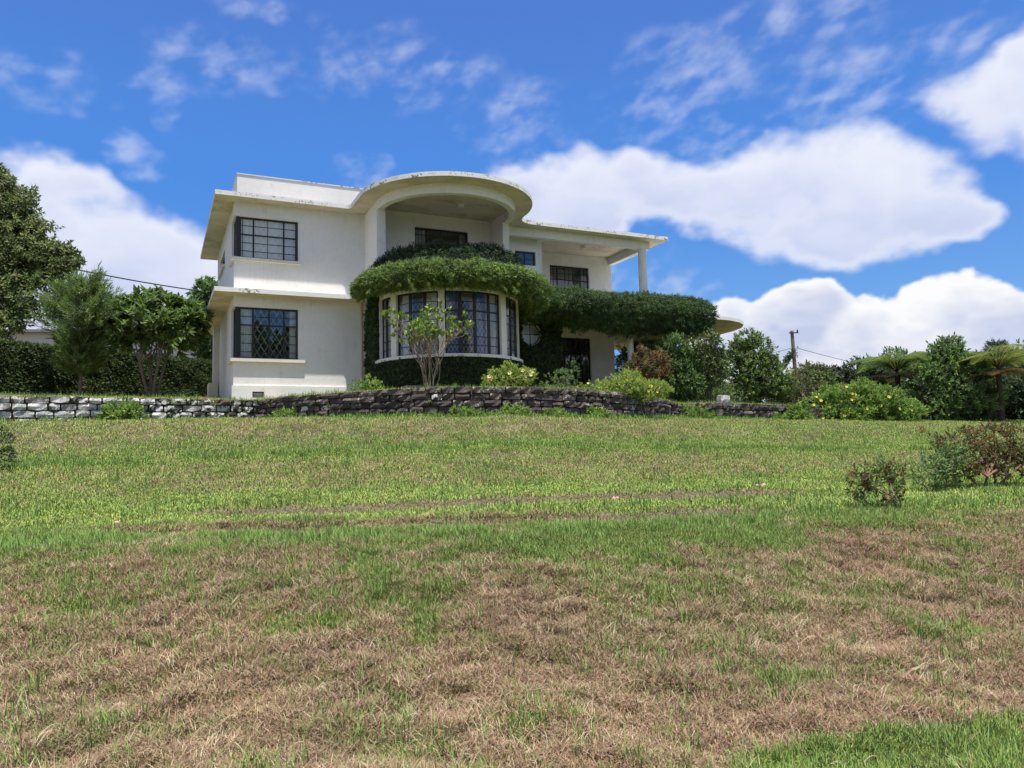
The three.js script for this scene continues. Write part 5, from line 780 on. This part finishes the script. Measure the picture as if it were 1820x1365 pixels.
function sow(n, d0, d1, power, fn) {               // places over the lawn, thinning with distance
  const e = 2 - power, A = d0 ** e, B = d1 ** e;
  for (let i = 0; i < n; i++) { const d = (A + (B - A) * R()) ** (1 / e), lat = rr(-0.86, 0.86), x = lat * d, z = -d; if (d > 13) { const [u, v] = toUV(x, z); if (v > edgeAt(u)[0] - 0.03 && u < 26) continue; } fn(x, z, d, lat); }
}
sow(195000, 2.6, 9.5, 1.0, (x, z, d) => {
  const [q, red, fw] = patch(x, z); if (R() < fw * 0.75 || (q > 0.5 && fbm(x * 8, 4, z * 8, 2) > 0.56 && R() < 0.8)) return; const y = hFront(x, z), g = 0.8 + 0.4 * fbm(x * 2, 8, z * 2, 2);
  if (R() < q * 0.86) { const k = R(); if (R() < 0.2) drop('green', x + rr(-0.05, 0.05), y, z + rr(-0.05, 0.05), rr(0.6, 1), [g, g, g]); drop(k < red * 0.6 ? 'red' : k < 0.86 ? 'straw' : 'strawUp', x, y, z, rr(0.7, 1.25), [g, g, g]); }
  else { drop('green', x, y, z, rr(0.7, 1.3) * (q < 0.25 ? 1.15 : 0.9), [g * rr(0.85, 1.25), g, g * rr(0.8, 1.2)]); if (R() < 0.35) drop('strawUp', x + rr(-0.04, 0.04), y, z + rr(-0.04, 0.04), rr(0.6, 1), [g, g, g]); }
});
sow(30000, 2.6, 9.5, 1.0, (x, z, d) => { const [q] = patch(x, z); if (q > 0.5) return; drop('green', x, hFront(x, z), z, rr(0.8, 1.2), [1, 1, 1]); });
sow(190000, 8.5, 34, 1.15, (x, z, d) => {
  const [q, , fw] = patch(x, z); if (R() < fw * 0.8) return; const y = hFront(x, z), s = rr(0.75, 1.2) * (0.9 + 0.012 * d), g = 0.8 + 0.4 * fbm(x * 1.5, 8, z * 1.5, 2);
  if (R() < q * 0.8) drop('strawFar', x, y, z, s, [g, g, g]); else drop('greenFar', x, y, z, s, [g * rr(0.85, 1.3), g, g * rr(0.8, 1.2)]);
});
sow(5000, 2.6, 9.5, 1.0, (x, z) => { const [q] = patch(x, z); if (R() < q + 0.1 && fbm(x * 1.4, 14, z * 1.4, 3) > 0.44) drop('strand', x, hFront(x, z) + 0.02, z, rr(0.6, 1.1), [1, 1, 1]); });
sow(7500, 2.8, 9.5, 1.0, (x, z) => { const [q] = patch(x, z); if (R() < 0.42 + 0.55 * (1 - q) && fbm(x * 2.6, 4, z * 2.6, 3) > 0.48) drop('tall', x, hFront(x, z), z, rr(0.55, 1.0), [1, 1, 1]); });
sow(14000, 8.5, 30, 1.2, (x, z) => { const [q] = patch(x, z); if (R() > q + 0.1 && fbm(x * 0.8, 4, z * 0.8, 3) > 0.49) drop('tallFar', x, hFront(x, z), z, rr(0.5, 1.05), [1, 1, 1]); });
for (let i = 0; i < 12000; i++) { // longer grass left standing along the crests of the lower two banks
  const lat = rr(-0.85, 0.85), K = keysAt(lat), c = R() < 0.6 ? 3 : 6, d = K[c][0] + (rr(0, 1) + rr(-1, 0)) * 0.75 + 0.35, x = lat * d, z = -d; if (fbm(x * 1.6, 6, z * 1.6, 3) < 0.46 || (c === 3 && lat > 0.35 && R() < 0.7)) continue; const g = rr(0.85, 1.2); drop(c === 3 ? 'tall' : 'tallFar', x, hFront(x, z), z, rr(0.5, 0.95), [g, g, g]);
}
for (let i = 0; i < 9000; i++) { const u = rr(-9, 26), [ve] = edgeAt(u), p = uvh(u, ve - rr(0.02, 0.75) ** 1.4, 0); if (R() < (u < 0.5 ? 0.75 : u < 14 ? 0.6 : 0.2)) continue; drop('tallFar', p.x, hFront(p.x, p.z), p.z, rr(0.6, 1.35), [1.15, 1.2, 1]); }
for (let i = 0; i < 15000; i++) { const u = rr(-9, 26), [ve] = edgeAt(u), v = ve + rr(0.03, 1) ** 2 * (u < 0.5 ? 7 : 3.5), p = uvh(u, v, 0), q = fbm(u * 1.5, 2, v * 1.5, 4); drop(R() < q ? 'strawFar' : R() < 0.2 ? 'tallFar' : 'greenFar', p.x, hTerrace(u, v), p.z, rr(0.6, 1.1), [1, 1, 1]); }
const GRASSES = [['green_grass', 'short green blades growing through the lawn', ['green', 'greenFar']], ['dry_grass', 'dead straw coloured thatch on the banks of the lawn', ['straw', 'strawUp', 'strawFar', 'strand']], ['brown_grass', 'reddish brown dead grass on the right of the near bank', ['red']], ['tall_grass', 'taller bright green grass tufts on the lawn and along the walls', ['tall', 'tallFar']]];
for (const [name, label, keys] of GRASSES) {
  const t = thing(name, label, 'grass'); t.userData.kind = 'stuff';
  for (const k of keys) LAYERS[k].forEach((g, i) => {
    const l = bags[k][i]; if (!l.length) return;
    const m = shade(new THREE.InstancedMesh(g, GRASS, l.length)), X = new THREE.Matrix4(), q = new THREE.Quaternion(), c = new THREE.Color(), e = new THREE.Euler(), p = new THREE.Vector3(), S = new THREE.Vector3();
    l.forEach(([x, y, z, s, cc], j) => { e.set(rr(-0.2, 0.2) + 0.08, R() * 6.283, rr(-0.2, 0.2), 'XYZ'); q.setFromEuler(e); X.compose(p.set(x, y, z), q, S.set(s, s * rr(0.8, 1.2), s)); m.setMatrixAt(j, X); m.setColorAt(j, c.setRGB(...cc)); });
    m.name = 'blades'; m.userData.kind = 'stuff'; t.add(m);
  });
}
// ---------------------------------------------------------------- weeds and fallen blossoms
for (const [u, s, where] of [[1.2, 0.8, 'where the pale and the dark wall meet'], [5.2, 0.7, 'at the foot of the dark wall, left of the frangipani'], [6.6, 0.75, 'at the foot of the dark wall, below the bay window'], [8.0, 0.6, 'at the foot of the dark wall, right of the bay'], [9.6, 0.7, 'at the foot of the dark wall, below the porthole'], [15.1, 1.5, 'heaped where the curved and the low wall meet'], [20.6, 0.9, 'at the foot of the low wall, beside the yellow bush']]) {
  const [ve] = edgeAt(u), p = uvh(u, ve - 0.2, 0);
  plant('weed', `bright green leafy weed ${where}`, 'weed', at(p.x, p.z), { blobs: [[0, 0.12 * s, 0, 0.35 * s, 0.16 * s, 0.2], [0.3 * s, 0.08 * s, 0, 0.28 * s, 0.12 * s, 0.2], [-0.25 * s, 0.16 * s, 0, 0.2 * s, 0.18 * s, 0.18]], n: Math.round(130 * s), geo: G.mid, pal: PAL.bright, trunk: 0.008, stems: 3, opts: { gap: 0.25, up: 1.1, s: [0.6, 1] } });
}
const TUFT = ['on the pale wall, at its far left end', 'on the pale wall, left of its middle', 'on the pale wall, left of the vent grille', 'on the pale wall, below the house corner', 'where pale and dark wall meet', 'on the dark wall, below the vent grille side', 'on the dark wall, below the plain house wall', 'on the dark wall, below the corner bush', 'on the dark wall, left of the frangipani', 'on the dark wall, straight below the frangipani', 'on the dark wall, below the middle of the bay', 'on the dark wall, below the cream flowered bush', 'on the dark wall, below the porthole', 'on the dark wall, below the yellow mound', 'on the low right wall, nearer the white block', 'on the low right wall, nearer the yellow flowering bush'];
for (let k = 0; k < 16; k++) { const u = [-7, -5.1, -1.9, -0.7, 0.8, 2.1, 3.3, 4.4, 5.8, 7.1, 8.7, 10.1, 11.5, 12.7, 17.4, 19.4][k], [ve, he] = edgeAt(u), p = uvh(u, ve - 0.14, 0), b = hFront(p.x, p.z), y = b + (he - b) * rr(0.25, 0.95);
  const t = thing('wall_tuft', `small weed tuft ${TUFT[k]}`, 'weed', [p.x, y, p.z], 0, 'weed tufts in the wall joints'); const m = part('blade', bladeGeo(14, { h: [0.08, 0.2], w: 0.012, rad: 0.06, lean: 1.1, cols: [[0.12, 0.17, 0.04], [0.2, 0.19, 0.08], [0.09, 0.14, 0.035]], seed: 300 + k }), GRASS, t); m.userData.kind = 'stuff'; }
for (const [x, z, label, n, s] of [[1.51, -11.6, 'pink blossom lying on the upper furrow near the middle', 4, 0.028], [4.03, -12.4, 'pink blossoms lying on the upper furrow at right', 5, 0.026], [-5.1, -9.9, 'pale pink blossom in the grass at left', 3, 0.026]]) {
  const t = thing('fallen_blossom', label, 'flower', [x, hFront(x, z) + 0.05, z]);
  for (let k = 0; k < n; k++) { const pos = [], col = []; for (let j = 0; j < 5; j++) { const a = j / 5 * 6.283; addLeaf(pos, col, new THREE.Vector3(), new THREE.Vector3(Math.cos(a), 0.5, Math.sin(a)).normalize(), YUP, s, s * 0.8, [1, 1, 1], 0.1, 0.2); } const m = part('petals', geoFrom(pos, col), PINK, t); m.position.set(rr(-0.05, 0.05) * (n > 4 ? 2.4 : 1), rr(0, 0.02), rr(-0.04, 0.04)); m.rotation.set(rr(0.2, 0.9), R() * 6, rr(-0.4, 0.4)); }
}
{ const t = thing('dead_twig', 'bare pale twig lying among dry grass at lower middle', 'twig', [0.1, hFront(0.1, -4.6) + 0.04, -4.6]); part('stick', [tube([new THREE.Vector3(-0.14, 0, 0), new THREE.Vector3(0, 0.03, 0.02), new THREE.Vector3(0.16, 0, -0.02)], 0.004, 0.002, 5), tube([new THREE.Vector3(0, 0.03, 0.02), new THREE.Vector3(0.09, 0.06, 0.07)], 0.003, 0.0015, 4)], PALEBARK, t); }
renderer.render(scene, camera);
